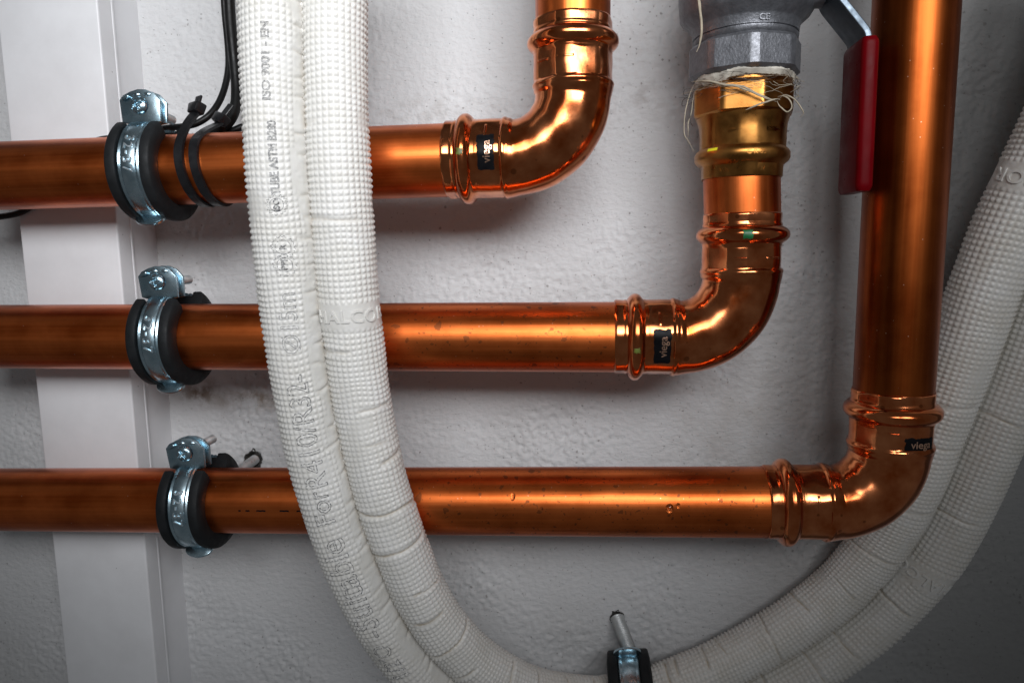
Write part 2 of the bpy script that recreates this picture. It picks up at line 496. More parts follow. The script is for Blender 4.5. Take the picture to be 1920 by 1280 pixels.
# ================================================================== THE WALL
pA = P(375, 735, WALL); pB = P(470, 745, WALL); pC = P(1210, 180, WALL); pD = P(1480, 840, WALL); pE = P(800, 210, WALL)
BLOTCHES = [
    (pA[0] * S, pA[2] * S, 0.020, 0.013, 90, 0.42, 0.56, (0.15, 0.095, 0.055), 0.9),
    (pB[0] * S, pB[2] * S, 0.034, 0.012, 70, 0.44, 0.60, (0.22, 0.15, 0.095), 0.85),
    (pC[0] * S, pC[2] * S, 0.030, 0.012, 80, 0.48, 0.66, (0.20, 0.16, 0.14), 0.45),
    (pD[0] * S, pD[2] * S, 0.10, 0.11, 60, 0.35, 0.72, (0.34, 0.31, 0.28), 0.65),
    (pE[0] * S, pE[2] * S, 0.055, 0.012, 120, 0.45, 0.62, (0.34, 0.32, 0.30), 0.45),
]
def build_wall():
    x0, x1 = P(-140, 640, WALL)[0], P(2060, 640, WALL)[0]
    z1, z0 = P(960, -120, WALL)[2], P(960, 1420, WALL)[2]
    st = 1.15
    nx = int((x1 - x0) / st); nz = int((z1 - z0) / st)
    xs = np.linspace(x0, x1, nx); zs = np.linspace(z0, z1, nz)
    fx = np.fft.fftfreq(nx, (x1 - x0) / nx); fz = np.fft.fftfreq(nz, (z1 - z0) / nz)
    FX, FZ = np.meshgrid(fx, fz, indexing='ij')
    def field(lam, width, ax=1.0, az=1.0):
        fr = np.sqrt((FX * ax)**2 + (FZ * az)**2) + 1e-9
        spec = np.exp(-0.5 * (np.log(fr * lam) / width)**2)
        f = np.fft.ifft2(np.fft.fft2(rng.standard_normal((nx, nz))) * spec).real
        return f / f.std()
    H = 0.35 * field(80, 0.5) + 0.08 * field(14, 0.4, 1.0, 1.4) + 0.17 * field(5.0, 0.4, 1.0, 1.4) + 0.13 * field(3.2, 0.3)
    # trowel ridges: soft-clipped so that plateaus and sharper dips appear
    f3 = field(6.5, 0.5, 0.8, 1.6)
    H -= 0.20 * np.maximum(f3 - 0.4, 0)
    X, Z = np.meshgrid(xs, zs, indexing='ij')
    rough = np.clip(0.75 + 0.55 * field(110, 0.4), 0.25, 1.6)
    smooth_top = 1 / (1 + np.exp(-(P(960, 190, WALL)[2] - Z) / 8.0))          # the wall is smoother above the upper pipe
    smooth_top = np.where(X < P(1000, 0, WALL)[0], 0.55 + 0.45 * smooth_top, 1.0)
    H *= rough * smooth_top
    for hx, hy, hr in ((476, 861, 5.0), (1157, 1157, 3.9)):
        q = P(hx, hy, WALL); dd = np.hypot(X - q[0], Z - q[2])
        H = np.where(dd < hr, H * 0.3 - 6.0 * np.clip((hr - dd) / 1.2, 0, 1), H)
    edge = np.minimum.reduce([X - x0, x1 - X, Z - z0, z1 - Z]); H *= np.clip(edge / 12, 0, 1)
    # outer coarse rim so the wall goes on well outside the frame
    ex = np.concatenate([[x0 - 900, x0 - 300], xs, [x1 + 300, x1 + 900]]); ez = np.concatenate([[z0 - 900, z0 - 300], zs, [z1 + 300, z1 + 900]])
    HH = np.zeros((len(ex), len(ez))); HH[2:-2, 2:-2] = H
    X, Z = np.meshgrid(ex, ez, indexing='ij')
    V = np.stack([X, -HH, Z], -1).reshape(-1, 3)
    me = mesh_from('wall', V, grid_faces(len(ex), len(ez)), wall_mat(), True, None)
    o = bpy.data.objects.new('wall', me); COL.objects.link(o)
    o['kind'] = 'structure'
    return o
wall = build_wall()

def drill_hole(px, py, rad, seed):
    q = P(px, py, WALL)
    rg = np.random.default_rng(seed)
    n = 40
    a = np.linspace(0, 2 * np.pi, n, endpoint=False)
    jag = 1 + 0.16 * rg.standard_normal(n); jag = (jag + np.roll(jag, 1)) / 2
    rings = [(1.18, -0.25, 0.05), (1.06, -0.75, 0.08), (0.90, 0.3, 0.06), (0.80, 2.2, 0.04), (0.72, 4.0, 0.0), (0.02, 4.2, 0.0)]
    V = []
    for rr, y, jj in rings:
        rad_ = rad * rr * (1 + (jag - 1) * (1 if jj else 0.3))
        V.append(np.stack([rad_ * np.cos(a), np.full(n, y) + jj * 3 * rg.standard_normal(n), rad_ * np.sin(a)], 1))
    V = np.vstack(V) + q
    part('drill_hole', V, grid_faces(len(rings), n, wrap_v=True), MAT['hole'], wall, True, 60)
drill_hole(476, 861, 5.2, 3)
drill_hole(1157, 1157, 4.0, 5)

# ================================================================== CABLE TRUNKING
def build_trunking():
    xl = P(80, 840, 369)[0]; xr = P(238, 640, 369)[0]
    zt, zb = P(200, -500, 369)[2], P(200, 1800, 369)[2]
    yf = 369 - WALL
    t = thing('cable_trunking', 'white plastic cable trunking running up the wall behind the left pipe ends', 'cable trunking', ((xl + xr) / 2, 0, zb))
    # cover: a shallow channel with rounded front corners, snapped over the base
    def channel(xa, xb, yfront, yback, th, rad):
        out = []
        for sgn, cxx in ((-1, xa + rad), (1, xb - rad)):
            angs = np.linspace(math.pi, 1.5 * math.pi, 6) if sgn < 0 else np.linspace(1.5 * math.pi, 2 * math.pi, 6)
            for an in angs: out.append((cxx + rad * math.cos(an), yfront + rad + rad * math.sin(an)))
        outer = [(xa, yback)] + out + [(xb, yback)]
        inner = [(xb - th, yback), (xb - th, yfront + th), (xa + th, yfront + th), (xa + th, yback)]
        return outer + inner
    def extr(poly, z0, z1):
        n = len(poly)
        V = [(x, y, z0) for x, y in poly] + [(x, y, z1) for x, y in poly]
        F = [(i, (i + 1) % n, n + (i + 1) % n, n + i) for i in range(n)] + [tuple(range(n)), tuple(range(n, 2 * n))]
        return V, F
    V, F = extr(channel(xl, xr, yf, yf + 12.0, 1.6, 1.1), zb, zt)
    part('cover', V, F, MAT['trunking'], t, True, 40)
    V, F = extr(channel(xl + 1.9, xr - 0.6, yf + 12.6, 0.6, 1.4, 0.5), zb, zt)
    part('base', V, F, MAT['trunking'], t, True, 40)
    # thin bead along the joint
    V, F = smooth_box(xr - 0.9, xr + 0.35, yf + 11.2, yf + 13.2, zb, zt, 0.4, 2)
    part('joint_bead', V, F, MAT['trunking'], t)
build_trunking()

# ================================================================== COPPER PIPES
PR = 17.5
# horizontal axes, taken at the left edge and at the elbow; vertical axes
H1a, H1c = P(0, 330.5, 341), P(1075, 293, 341)
H2a, H2c = P(0, 631, 344), P(1386, 632, 344)
H3a, H3c = P(0, 935.5, 345), P(1662, 941, 343)
V1t = P(1074, -260, 341); V2t = P(1388, 340, 344); V3t = P(1717.5, 0, 340)
V1t = np.array([H1c[0], H1c[1], V1t[2]])
V2t = np.array([P(1389, 340, 344)[0], H2c[1], V2t[2]])

def pipe_between(A, B, m, label, group='copper pipes', name='copper_pipe', seg=96):
    A = np.asarray(A, float); B = np.asarray(B, float)
    L = np.linalg.norm(B - A)
    V, F = lathe([(0, PR - 1.5), (0, PR), (0.02 * L, PR)] + [(z, PR) for z in np.linspace(0.04 * L, 0.98 * L, 12)] + [(L, PR), (L, PR - 1.5)], seg)
    me = mesh_from(name, V, F, m, True, 40); fix_normals(me)
    o = bpy.data.objects.new(name, me); COL.objects.link(o)
    o.location = Vector(A) * S
    o.rotation_mode = 'QUATERNION'
    o.rotation_quaternion = Vector(B - A).to_track_quat('Z', 'Y')
    tag(o, label, 'copper pipe', group)
    return o

def ext(A, C, k): return A + (A - C) / np.linalg.norm(A - C) * k

def path_elbow(A, C, B, Rb, seglen=0.7):
    """A: lip on the first pipe, C: corner of the axes, B: lip on the second pipe -> points, tangents, inward normals, arclengths, marks"""
    u = (C - A) / np.linalg.norm(C - A); v = (B - C) / np.linalg.norm(B - C)
    ang = math.acos(np.clip(u.dot(v), -1, 1)); tl = Rb * math.tan(ang / 2)
    bn = np.cross(u, v); bn /= np.linalg.norm(bn)
    inn0 = np.cross(bn, u)
    L1 = np.linalg.norm(C - A) - tl; L2 = np.linalg.norm(B - C) - tl; La = Rb * ang
    tot = L1 + La + L2
    def at(s):
        if s <= L1: return A + u * s, u, inn0
        if s <= L1 + La:
            q = (s - L1) / Rb
            t = u * math.cos(q) + inn0 * math.sin(q); inn = -u * math.sin(q) + inn0 * math.cos(q)
            cen = A + u * L1 + inn0 * Rb
            return cen - inn * Rb, t, inn
        t = v; inn = np.cross(bn, v)
        return B - v * (tot - s), t, inn
    return at, L1, La, L2, tot, bn

def sock_radius(q, L):
    """radius of a press socket at distance q from its lip (L = lip to bend), and how strongly its flats show"""
    if q < 4.6: return 18.6 + 0.05 * math.sin(q), 1.0
    if q < 6.2: return 18.6 + 0.22 * math.sin(math.pi * (q - 4.6) / 1.6), 0.7
    if q < 14.0:                                              # bead holding the sealing ring
        k = (q - 6.2) / 7.8
        return 18.6 + 3.1 * math.sin(math.pi * k)**0.75 - 0.12 * math.exp(-((k - 0.5) / 0.10)**2), 0.15
    if q < 15.6: return 18.6 + 0.25 * math.sin(math.pi * (q - 14.0) / 1.6), 0.6
    if q < L - 4.2:
        return 18.75, 0.95
    if q < L - 1.6:
        k = (q - (L - 4.2)) / 2.6
        return 18.9 + 0.55 * math.sin(math.pi * k), 0.25
    if q < L + 3.0:
        k = (q - (L - 1.6)) / 4.6
        return 18.9 - 0.95 * (k * k * (3 - 2 * k)), 0.0
    return 17.95, 0.0

def hexf(a, strength, ph):
    m_ = (a - ph) % (math.pi / 3) - math.pi / 6
    fl = 0.948 / np.cos(m_)
    return 1 - strength * (1 - np.minimum(1.0, fl)) * 0.9

def build_elbow(A, C, B, Rb, label, phase):
    at, L1, La, L2, tot, bn = path_elbow(A, C, B, Rb)
    front = -bn if bn[1] > 0 else bn                          # towards the camera
    n = int(tot / 0.55); ss = np.linspace(0, tot, n); seg = 120
    a = np.linspace(0, 2 * np.pi, seg, endpoint=False)
    rad_of = lambda s: sock_radius(s, L1) if s < tot / 2 else sock_radius(tot - s, L2)
    V = []
    def ring(s, rr, fl):
        c, t, inn = at(s)
        R_ = rr * hexf(a, fl, phase) + 0.07 * np.sin(3 * a + s * 0.31 + phase * 9) * np.sin(s * 0.23 + phase * 5) + 0.05 * np.sin(5 * a - s * 0.5)
        return c + (R_ * np.cos(a))[:, None] * front + (R_ * np.sin(a))[:, None] * inn
    V.append(ring(0.0, PR + 0.02, 0)); V.append(ring(0.0, 18.1, 0.5))
    for s in ss[1:-1]:
        rr, fl = rad_of(s); V.append(ring(s, rr, fl))
    V.append(ring(tot, 18.1, 0.5)); V.append(ring(tot, PR + 0.02, 0))
    t = thing('pipe_elbow', label, 'pipe elbow', C, 'press fit copper elbows')
    part('elbow_body', np.vstack(V), grid_faces(len(V), seg, wrap_v=True), MAT['fitting'], t, True, 50)
    def surf(s, th, off=0.0):
        rr, fl = rad_of(s); c, tt, inn = at(s)
        R_ = rr * float(hexf(np.array([th]), fl, phase)[0]) + off
        return c + front * (R_ * math.cos(th)) + inn * (R_ * math.sin(th))
    return t, surf, tot, L1

def surf_patch(name, surf, s0, s1, t0, t1, off, m, parent, ns=8, nt_=10, wob=0.0):
    rg = np.random.default_rng(11)
    V = []
    for i, s in enumerate(np.linspace(s0, s1, ns)):
        for j, th in enumerate(np.linspace(t0, t1, nt_)):
            e = wob if (i in (0, ns - 1) or j in (0, nt_ - 1)) else 0
            V.append(surf(s + e * rg.standard_normal() * 0.4, th + e * rg.standard_normal() * 0.02, off if not (i in (0, ns - 1) or j in (0, nt_ - 1)) else off * 0.3))
    return part(name, V, grid_faces(ns, nt_), m, parent)

def surf_text(name, txt, size, mapf, m, parent, **kw):
    V, F = text_mesh(txt, size, **kw)
    return part(name, [mapf(*v) for v in V], F, m, parent, smooth=False)

uX = np.array([1.0, 0, 0])
# --- elbow 1 (upper)
E1A = H1c + (H1a - H1c) / np.linalg.norm(H1a - H1c) * np.linalg.norm(P(839, 301, 341) - P(1075, 293, 341))
E1B = np.array([H1c[0], H1c[1], P(1075, 40, 341)[2]])
el1, sf1, tot1, l1 = build_elbow(E1A, H1c, E1B, 29.5, 'press fit copper elbow at the end of the topmost horizontal pipe', 0.20)
# --- elbow 2 (middle)
E2A = H2c + (H2a - H2c) / np.linalg.norm(H2a - H2c) * np.linalg.norm(P(1151, 632, 344) - H2c)
E2B = np.array([H2c[0], H2c[1], P(1387, 401, 344)[2]])
el2, sf2, tot2, l2 = build_elbow(E2A, H2c, E2B, 29.0, 'spotted copper elbow with a bright green dot below the brass adapter', 0.30)
# --- elbow 3 (lower right)
E3A = H3c + (H3a - H3c) / np.linalg.norm(H3a - H3c) * np.linalg.norm(P(1430, 940, 343.5) - H3c)
V3d = (V3t - H3c) / np.linalg.norm(V3t - H3c)
E3B = H3c + V3d * (np.linalg.norm(P(1676, 729, 342) - H3c))
el3, sf3, tot3, l3 = build_elbow(E3A, H3c, E3B, 27.5, 'dark copper elbow at the lower right in front of the white tubes', 0.45)

def label_h(el, sf, s, tc, hs, ht, size):
    lab = surf_patch('brand_label', sf, s - hs, s + hs, tc - ht, tc + ht, 0.14, MAT['label'], el, 10, 16, 0.5)
    mp = lambda x, y, z: sf(s - y + 0.5, tc + x / 18.6, 0.24 + z)
    surf_text('lettering', 'viega', size, mp, MAT['letter_copper'], lab, bold=0.05)
label_h(el1, sf1, 21.5, 0.06, 4.0, 0.46, 5.2)
label_h(el2, sf2, 22.0, -0.14, 4.0, 0.46, 5.2)
lab = surf_patch('brand_label', sf3, tot3 - 26.0, tot3 - 19.3, -0.74, 0.05, 0.14, MAT['label'], el3, 10, 16, 0.6)
surf_text('lettering', 'viega', 4.9, lambda x, y, z: sf3(tot3 - 22.6 + y, -0.36 - x / 18.6, 0.24 + z), MAT['letter_copper'], lab, bold=0.05)
surf_patch('paint_dot', sf1, 8.2, 11.6, -0.02, 0.13, 0.10, MAT['olive'], el1, 8, 8, 0.8)
surf_patch('paint_dot', sf2, tot2 - 12.2, tot2 - 8.2, -0.02, 0.18, 0.10, MAT['green'], el2, 8, 8, 0.5)
surf_patch('paint_dot', sf2, 8.4, 11.4, -0.24, -0.12, 0.10, MAT['olive'], el2, 8, 8, 0.8)
# press-jaw marks: raised lines on the sockets
for el, sf, s0, t0 in ((el1, sf1, 20.5, 0.50), (el1, sf1, tot1 - 20.5, -0.05), (el1, sf1, tot1 - 20.5, 0.62), (el2, sf2, 20.5, 0.42), (el2, sf2, tot2 - 21.5, 0.02),
                       (el2, sf2, tot2 - 21.5, -0.85), (el3, sf3, tot3 - 18.2, 0.1), (el3, sf3, 21.0, 0.1)):
    surf_patch('press_mark', sf, s0, s0 + 1.1, t0, t0 + 0.42, 0.30, MAT['fitting'], el, 6, 10)

p1 = pipe_between(ext(H1a, H1c, 40), E1A + (H1c - E1A) * 0.12, MAT['pipe_a'], 'topmost horizontal copper pipe, with the cable ties round it', )
p2 = pipe_between(ext(H2a, H2c, 40), E2A + (H2c - E2A) * 0.12, MAT['pipe_b'], 'middle of the three horizontal copper pipes, spotted near its elbow')
p3 = pipe_between(ext(H3a, H3c, 40), E3A + (H3c - E3A) * 0.12, MAT['pipe_c'], 'lowest horizontal copper pipe, with black print dashes and water drops')
p4 = pipe_between(E1B - np.array([0, 0, 6]), V1t, MAT['pipe_a'], 'short vertical copper pipe rising from the upper elbow')
p5 = pipe_between(E2B - np.array([0, 0, 6]), V2t + np.array([0, 0, 4]), MAT['pipe_a'], 'short vertical copper pipe between middle elbow and brass adapter')
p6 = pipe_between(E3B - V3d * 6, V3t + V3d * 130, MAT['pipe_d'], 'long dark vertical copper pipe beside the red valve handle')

# print dashes on the lowest pipe
def cyl_pt(A, B, q, th, off=0.0):
    t = (B - A) / np.linalg.norm(B - A)
    f = np.array([0, -1.0, 0]); f = f - t * f.dot(t); f /= np.linalg.norm(f); up = np.cross(f, t)
    if up[2] < 0: up = -up
    return A + t * q + (PR + off) * (math.cos(th) * f + math.sin(th) * up)
def along(A, B, px, py, dist):
    t = (B - A) / np.linalg.norm(B - A); return float((P(px, py, dist) - A).dot(t))
A3 = ext(H3a, H3c, 40)
A3w, B3w = A3, E3A
for px_, ln in ((449, 1.2), (464, 2.2), (489, 5.0), (533, 5.0), (563, 4.0)):
    q0 = along(A3w, B3w, px_, 932, 328) - ln / 2
    V = [cyl_pt(A3w, B3w, q0 + ln * i / 6, 0.04 + 0.022 * (j - 1) + 0.006 * math.sin(i * 2.1 + px_), 0.06) for i in range(7) for j in range(3)]
    o = part('printed_dash', np.array(V), grid_faces(7, 3), MAT['label'], None, loc=A3w)
    o.parent = p3; o.matrix_parent_inverse = Matrix.LocRotScale(p3.location, p3.rotation_quaternion, None).inverted()

# water drops clinging to the lowest pipe
def drop_mat():
    m, nt, b = mat('clear water')
    b.inputs['Base Color'].default_value = (1, 1, 1, 1); b.inputs['Roughness'].default_value = 0.02
    b.inputs['Transmission Weight'].default_value = 1.0; b.inputs['IOR'].default_value = 1.33
    nt.links.new(ramp(nt, noise(nt, coords(nt), 50), [(0.4, 0.015), (0.6, 0.03)]), b.inputs['Roughness'])
    return m
MAT['water'] = drop_mat()
for i, (px_, py_, rx, rz) in enumerate(((1255, 928, 1.9, 2.3), (1271, 924, 1.05, 1.4), (960, 909, 1.3, 2.0), (1015, 930, 0.7, 1.1))):
    q = along(A3w, B3w, px_, py_, 327)
    axis_y = 935.5 + 5.5 * px_ / 1662
    th0 = math.asin(np.clip((axis_y - py_) / 63.0, -1, 1))
    V = []; nr, na = 7, 20
    for k in range(nr):
        f_ = k / (nr - 1)
        for j in range(na):
            an = 2 * math.pi * j / na
            squash = rz * (1.15 if math.sin(an) < 0 else 0.85)
            V.append(cyl_pt(A3w, B3w, q + rx * f_ * math.cos(an), th0 + squash * f_ * math.sin(an) / PR, 0.02 + 0.75 * min(rx, rz) * math.sqrt(max(0, 1 - f_ * f_))))
    F = grid_faces(nr, na, wrap_v=True)
    o = part('water_drop', np.array(V), F, MAT['water'], None, loc=P(px_, py_, 326))
    lab_ = ['largest water drop clinging to the lowest copper pipe near its elbow', 'small water drop just right of the largest drop on the lowest pipe',
            'water drop high on the lowest pipe, nearer the white tubes', 'tiny water drop on the highlight of the lowest pipe'][i]
    tag(o, lab_, 'water drop', 'water drops on the lowest pipe')

# ================================================================== PIPE CLAMPS
def clamp_parts(root, stamp, back=62.0, scr_rot=0.3, hanger=False):
    """local mm: pipe axis X, camera side -Y, Z up"""
    def arc(profile, f0, f1, n):
        """closed cross-section (x, r) swept about X; angle 0 = front, 90 = top"""
        k = len(profile); V = []
        for f in np.linspace(f0, f1, n):
            a = math.radians(f)
            for x, rr in profile: V.append((x, -rr * math.cos(a), rr * math.sin(a)))
        F = [tuple(q) for q in grid_faces(n, k, wrap_v=True)] + [tuple(range(k)), tuple((n - 1) * k + j for j in range(k))]
        return np.array(V), F
    org = world_loc(root)
    def P_(name, V, F, m, par=root, **kw): return part(name, np.array(V) + org, F, m, par, **kw)
    prof = [(-11.5, 17.65), (-11.9, 20.6), (-11.2, 25.0), (-10.3, 25.7), (-7.0, 25.7), (-6.1, 25.4), (-5.8, 23.2), (5.8, 23.2), (6.1, 25.4), (7.0, 25.7), (10.3, 25.7), (11.2, 25.0), (11.9, 20.6), (11.5, 17.65)]
    V, F = arc(prof, 56, -246, 110); P_('rubber_lining', V, F, MAT['rubber'], sharp=45)
    bp = [(-5.5, 23.3), (-5.5, 24.4), (-4.7, 24.8), (-3.5, 24.5), (-2.7, 24.9), (0, 25.05), (2.7, 24.9), (3.5, 24.5), (4.7, 24.8), (5.5, 24.4), (5.5, 23.3)]
    V, F = arc(bp, 62, -80, 70); P_('front_band', V, F, MAT['zinc'])
    V, F = arc(bp, -97, -246, 60); P_('rear_band', V, F, MAT['zinc'])
    if not hanger:
        # ears
        outl = [(-5.4, -1.5), (-9.4, -0.6), (-10.6, 10.2), (-8.6, 12.6), (-4.8, 14.4), (-1.0, 15.4), (3.0, 15.2), (6.8, 13.6), (10.2, 9.6), (10.0, -0.6), (5.4, -1.5)]
        V, F = prism(outl, 1.7, 0.25); V = V + np.array([0, -11.6, 22.4]); ear = P_('front_ear', V, F, MAT['zinc'])
        V, F = prism([(x * 1.03 + 0.4, z) for x, z in outl], 1.7, 0.45); V = V + np.array([0, -7.0, 22.6]); P_('rear_ear', V, F, MAT['zinc'])
        # folded lip on the front ear and two pressed dimples
        V, F = smooth_box(-9.2, -4.8, -12.9, -10.4, 32.8, 34.7, 0.7, 3)
        rot = math.radians(24); c_, s_ = math.cos(rot), math.sin(rot)
        V = np.array([((x + 7) * c_ - (z - 33.8) * s_ - 7, y, (x + 7) * s_ + (z - 33.8) * c_ + 33.8) for x, y, z in V])
        P_('folded_lip', V, F, MAT['zinc'], ear)
        for xx in (-1.6, 4.0):
            a = np.linspace(0, 2 * np.pi, 20, endpoint=False); V = []
            for rr, hh in ((2.1, 0), (1.8, 0.35), (1.2, 0.62), (0.4, 0.72)):
                V += [(xx + rr * math.cos(q), -11.55 - hh, 35.2 + rr * 0.62 * math.sin(q)) for q in a]
            P_('dimple', V, grid_faces(4, 20, wrap_v=True), MAT['zinc'], ear)
        # screw: pan head with cross recess, shank and tail
        V = []; nr, na = 22, 72; R0 = 4.2; c = np.array([-0.2, -11.7, 29.8])
        for k in range(nr):
            f_ = k / (nr - 1)
            for j in range(na):
                an = 2 * math.pi * j / na
                rr = R0 * f_
                h = 2.3 * math.sqrt(max(0, 1 - (f_ * 0.97)**2.4))
                u = rr * math.cos(an - scr_rot); v = rr * math.sin(an - scr_rot)
                arm = max(abs(u), abs(v)); wid = min(abs(u), abs(v))
                if arm < 2.35 and wid < 0.75: h -= 1.5 * min(1, (2.35 - arm) / 0.8 + 0.2) * min(1, (0.75 - wid) / 0.3 + 0.15)
                elif abs(v) < 0.28 and arm < 3.6: h -= 0.45
                V.append(c + np.array([rr * math.cos(an), -h, rr * math.sin(an)]))
        sc = P_('screw', V, grid_faces(nr, na, wrap_v=True), MAT['zinc'], sharp=50)
        tl = []
        for i in range(64):
            y = -9.0 + i * 0.42
            tl.append((y, 2.45 if i % 2 else 2.12))
        a = np.linspace(0, 2 * np.pi, 20, endpoint=False); V = []
        prof_t = tl + [(tl[-1][0] + 0.4, 1.8), (tl[-1][0] + 0.5, 0.05)]
        for y, rr in prof_t: V += [(-0.2 + rr * math.cos(q), y, 29.8 + rr * math.sin(q)) for q in a]
        P_('screw_shank', V, grid_faces(len(prof_t), 20, wrap_v=True), MAT['rod'], sc)
    # hinge tab below: rounded plate with a slot and tongue
    tz = -21.6
    out2 = [(7.6 * math.cos(q), -4.2 + 4.6 * math.sin(q)) for q in np.linspace(math.pi, 2 * math.pi, 18)] + [(7.6, 1.2), (5.6, 3.0), (-5.6, 3.0), (-7.6, 1.2)]
    tl_ = math.radians(-44)                                   # the tab leans forward, its face shows from the front
    def lean(V, dy=0.0):
        V = np.array(V, float); y, z = V[:, 1].copy(), V[:, 2].copy()
        return np.stack([V[:, 0], y * math.cos(tl_) - z * math.sin(tl_) - 5.0, y * math.sin(tl_) + z * math.cos(tl_) + tz], 1)
    V, F = prism(out2, 1.7, 0.4); tb = P_('hinge_tab', lean(V), F, MAT['zinc'])
    V, F = smooth_box(-3.6, 3.6, -0.25, 0.4, -3.0, -0.2, 0.2, 2); P_('tab_slot', lean(V), F, MAT['rubber'], tb)
    V, F = smooth_box(-2.7, 2.7, -1.1, 0.9, -1.2, 3.4, 0.5, 2); P_('tongue', lean(V), F, MAT['zinc'], tb)
    if stamp:
        V, F = text_mesh(stamp, 7.0, extrude=0.45, bold=0.0, spacing=1.2)
        def mp(x, y, z):
            a = 0.18 - x / 25.0
            rr = 24.9 + 0.15 + z
            return (y * 0.95 + 0.2, -rr * math.cos(a), rr * math.sin(a))
        P_('size_stamp', [mp(*v) for v in V], F, MAT['stamp'], smooth=False)

def threaded(A, B, rad, pitch=1.2):
    A = np.asarray(A, float); B = np.asarray(B, float); L = np.linalg.norm(B - A)
    n = int(L / (pitch / 2)); prof = [(0, 0.05)] + [(i * L / n, rad if i % 2 else rad * 0.88) for i in range(n + 1)] + [(L, 0.05)]
    V, F = lathe(prof, 20)
    q = Vector(B - A).to_track_quat('Z', 'Y').to_matrix()
    return np.array([np.array(q @ Vector(v)) for v in V]) + A, F

def clamp(px, py, axisA, axisC, label, tilt, roll, holepx, rr, stamp):
    """px, py: where the middle of the front band shows"""
    X = P(px, py, 319)[0]
    k = (X - axisA[0]) / (axisC[0] - axisA[0]); cen = axisA + (axisC - axisA) * k
    t = thing('pipe_clamp', label, 'pipe clamp', cen, 'rubber lined pipe clamps')
    clamp_parts(t, stamp, scr_rot=rr)
    if holepx is not None:
        hp = P(*holepx, WALL - 1)
    else:
        hp = cen + np.array([2, -cen[1] - 1, -2])
    R = Matrix.Rotation(math.atan2((axisC - axisA)[2], (axisC - axisA)[0]) * -1, 4, 'Y') @ Matrix.Rotation(tilt, 4, 'X') @ Matrix.Rotation(roll, 4, 'Z')
    inv = R.inverted()
    loc = np.array(inv @ Vector(hp - cen))
    st = np.array([0, 23.0, 2.0])
    V, F = threaded(st + cen, loc + cen, 3.1)
    part('threaded_rod', V, F, MAT['rod'], t)
    t.rotation_euler = R.to_euler()
    return t
clamp(240, 305, H1a, H1c, 'rubber lined steel clamp on the topmost pipe, next to the cable ties', -0.06, 0.05, None, 0.45, '32-37')
clamp(272, 632, H2a, H2c, 'rubber lined steel clamp on the middle horizontal pipe', 0.0, 0.02, None, 0.05, '32-37')
clamp(325, 938, H3a, H3c, 'rubber lined steel clamp on the lowest pipe, bolt hole beside it', 0.0, 0.03, (478, 861), 0.62, '32-37')

# ================================================================== WHITE TWIN TUBES
TR = 13.3
seam_px = [(578, -330, 296), (570, -140, 296), (569, 0, 296), (572, 150, 296), (577, 300, 296.5), (588, 430, 299), (601, 570, 303), (617, 700, 307), (634, 800, 310), (657, 900, 311.5),
           (689, 1000, 315), (730, 1100, 322), (790, 1200, 333), (868, 1278, 345), (972, 1333, 358), (1090, 1354, 370), (1200, 1346, 378), (1300, 1311, 384), (1420, 1258, 388),
           (1584, 1155, 390), (1676, 1060, 387), (1728, 985, 381), (1784, 860, 372), (1850, 700, 363), (1904, 547, 355), (1968, 405, 349), (2036, 270, 344), (2110, 110, 338), (2180, -60, 332), (2240, -240, 326)]
seam, sarc = resample(gsmooth(resample(catmull([P(*q) for q in seam_px], 30), 1.0)[0], 14), 1.0)
Ttan = np.gradient(seam, axis=0); Ttan /= np.linalg.norm(Ttan, axis=1)[:, None]
LT = sarc[-1]
def at_px(py, px=None):
    """arclength of the seam nearest a pixel of the photograph"""
    best = None
    dd = []
    for i in range(0, len(seam), 2):
        c = seam[i] + np.array([0, WALL, 0])
        v = c[0] * r + c[1] * w - c[2] * d
        q = (v[0] / v[2] * FPX + 960, v[1] / v[2] * FPX + 640)
        dd.append((q[0] - px)**2 + (q[1] - py)**2)
    return sarc[2 * int(np.argmin(dd))]
s_of = lambda px, py: at_px(py, px)

depth = np.array([0, 1.0, 0])
tw = np.interp(sarc, [0, s_of(600, 560), s_of(690, 1000), s_of(1000, 1355), LT], [0.30, 0.24, 0.15, 0.05, 0.0])
nv = np.cross(Ttan, depth); nv /= np.linalg.norm(nv, axis=1)[:, None]
if nv[10][0] < 0: nv = -nv
# n points from the printed tube to the plain tube (to the right at the top of the frame)
E1 = nv * np.cos(tw)[:, None] + depth * np.sin(tw)[:, None]
E1 -= Ttan * (E1 * Ttan).sum(1)[:, None]; E1 /= np.linalg.norm(E1, axis=1)[:, None]
E2 = np.cross(E1, Ttan); sgn = -np.sign(E2[10][1]); E2 *= sgn          # towards the camera

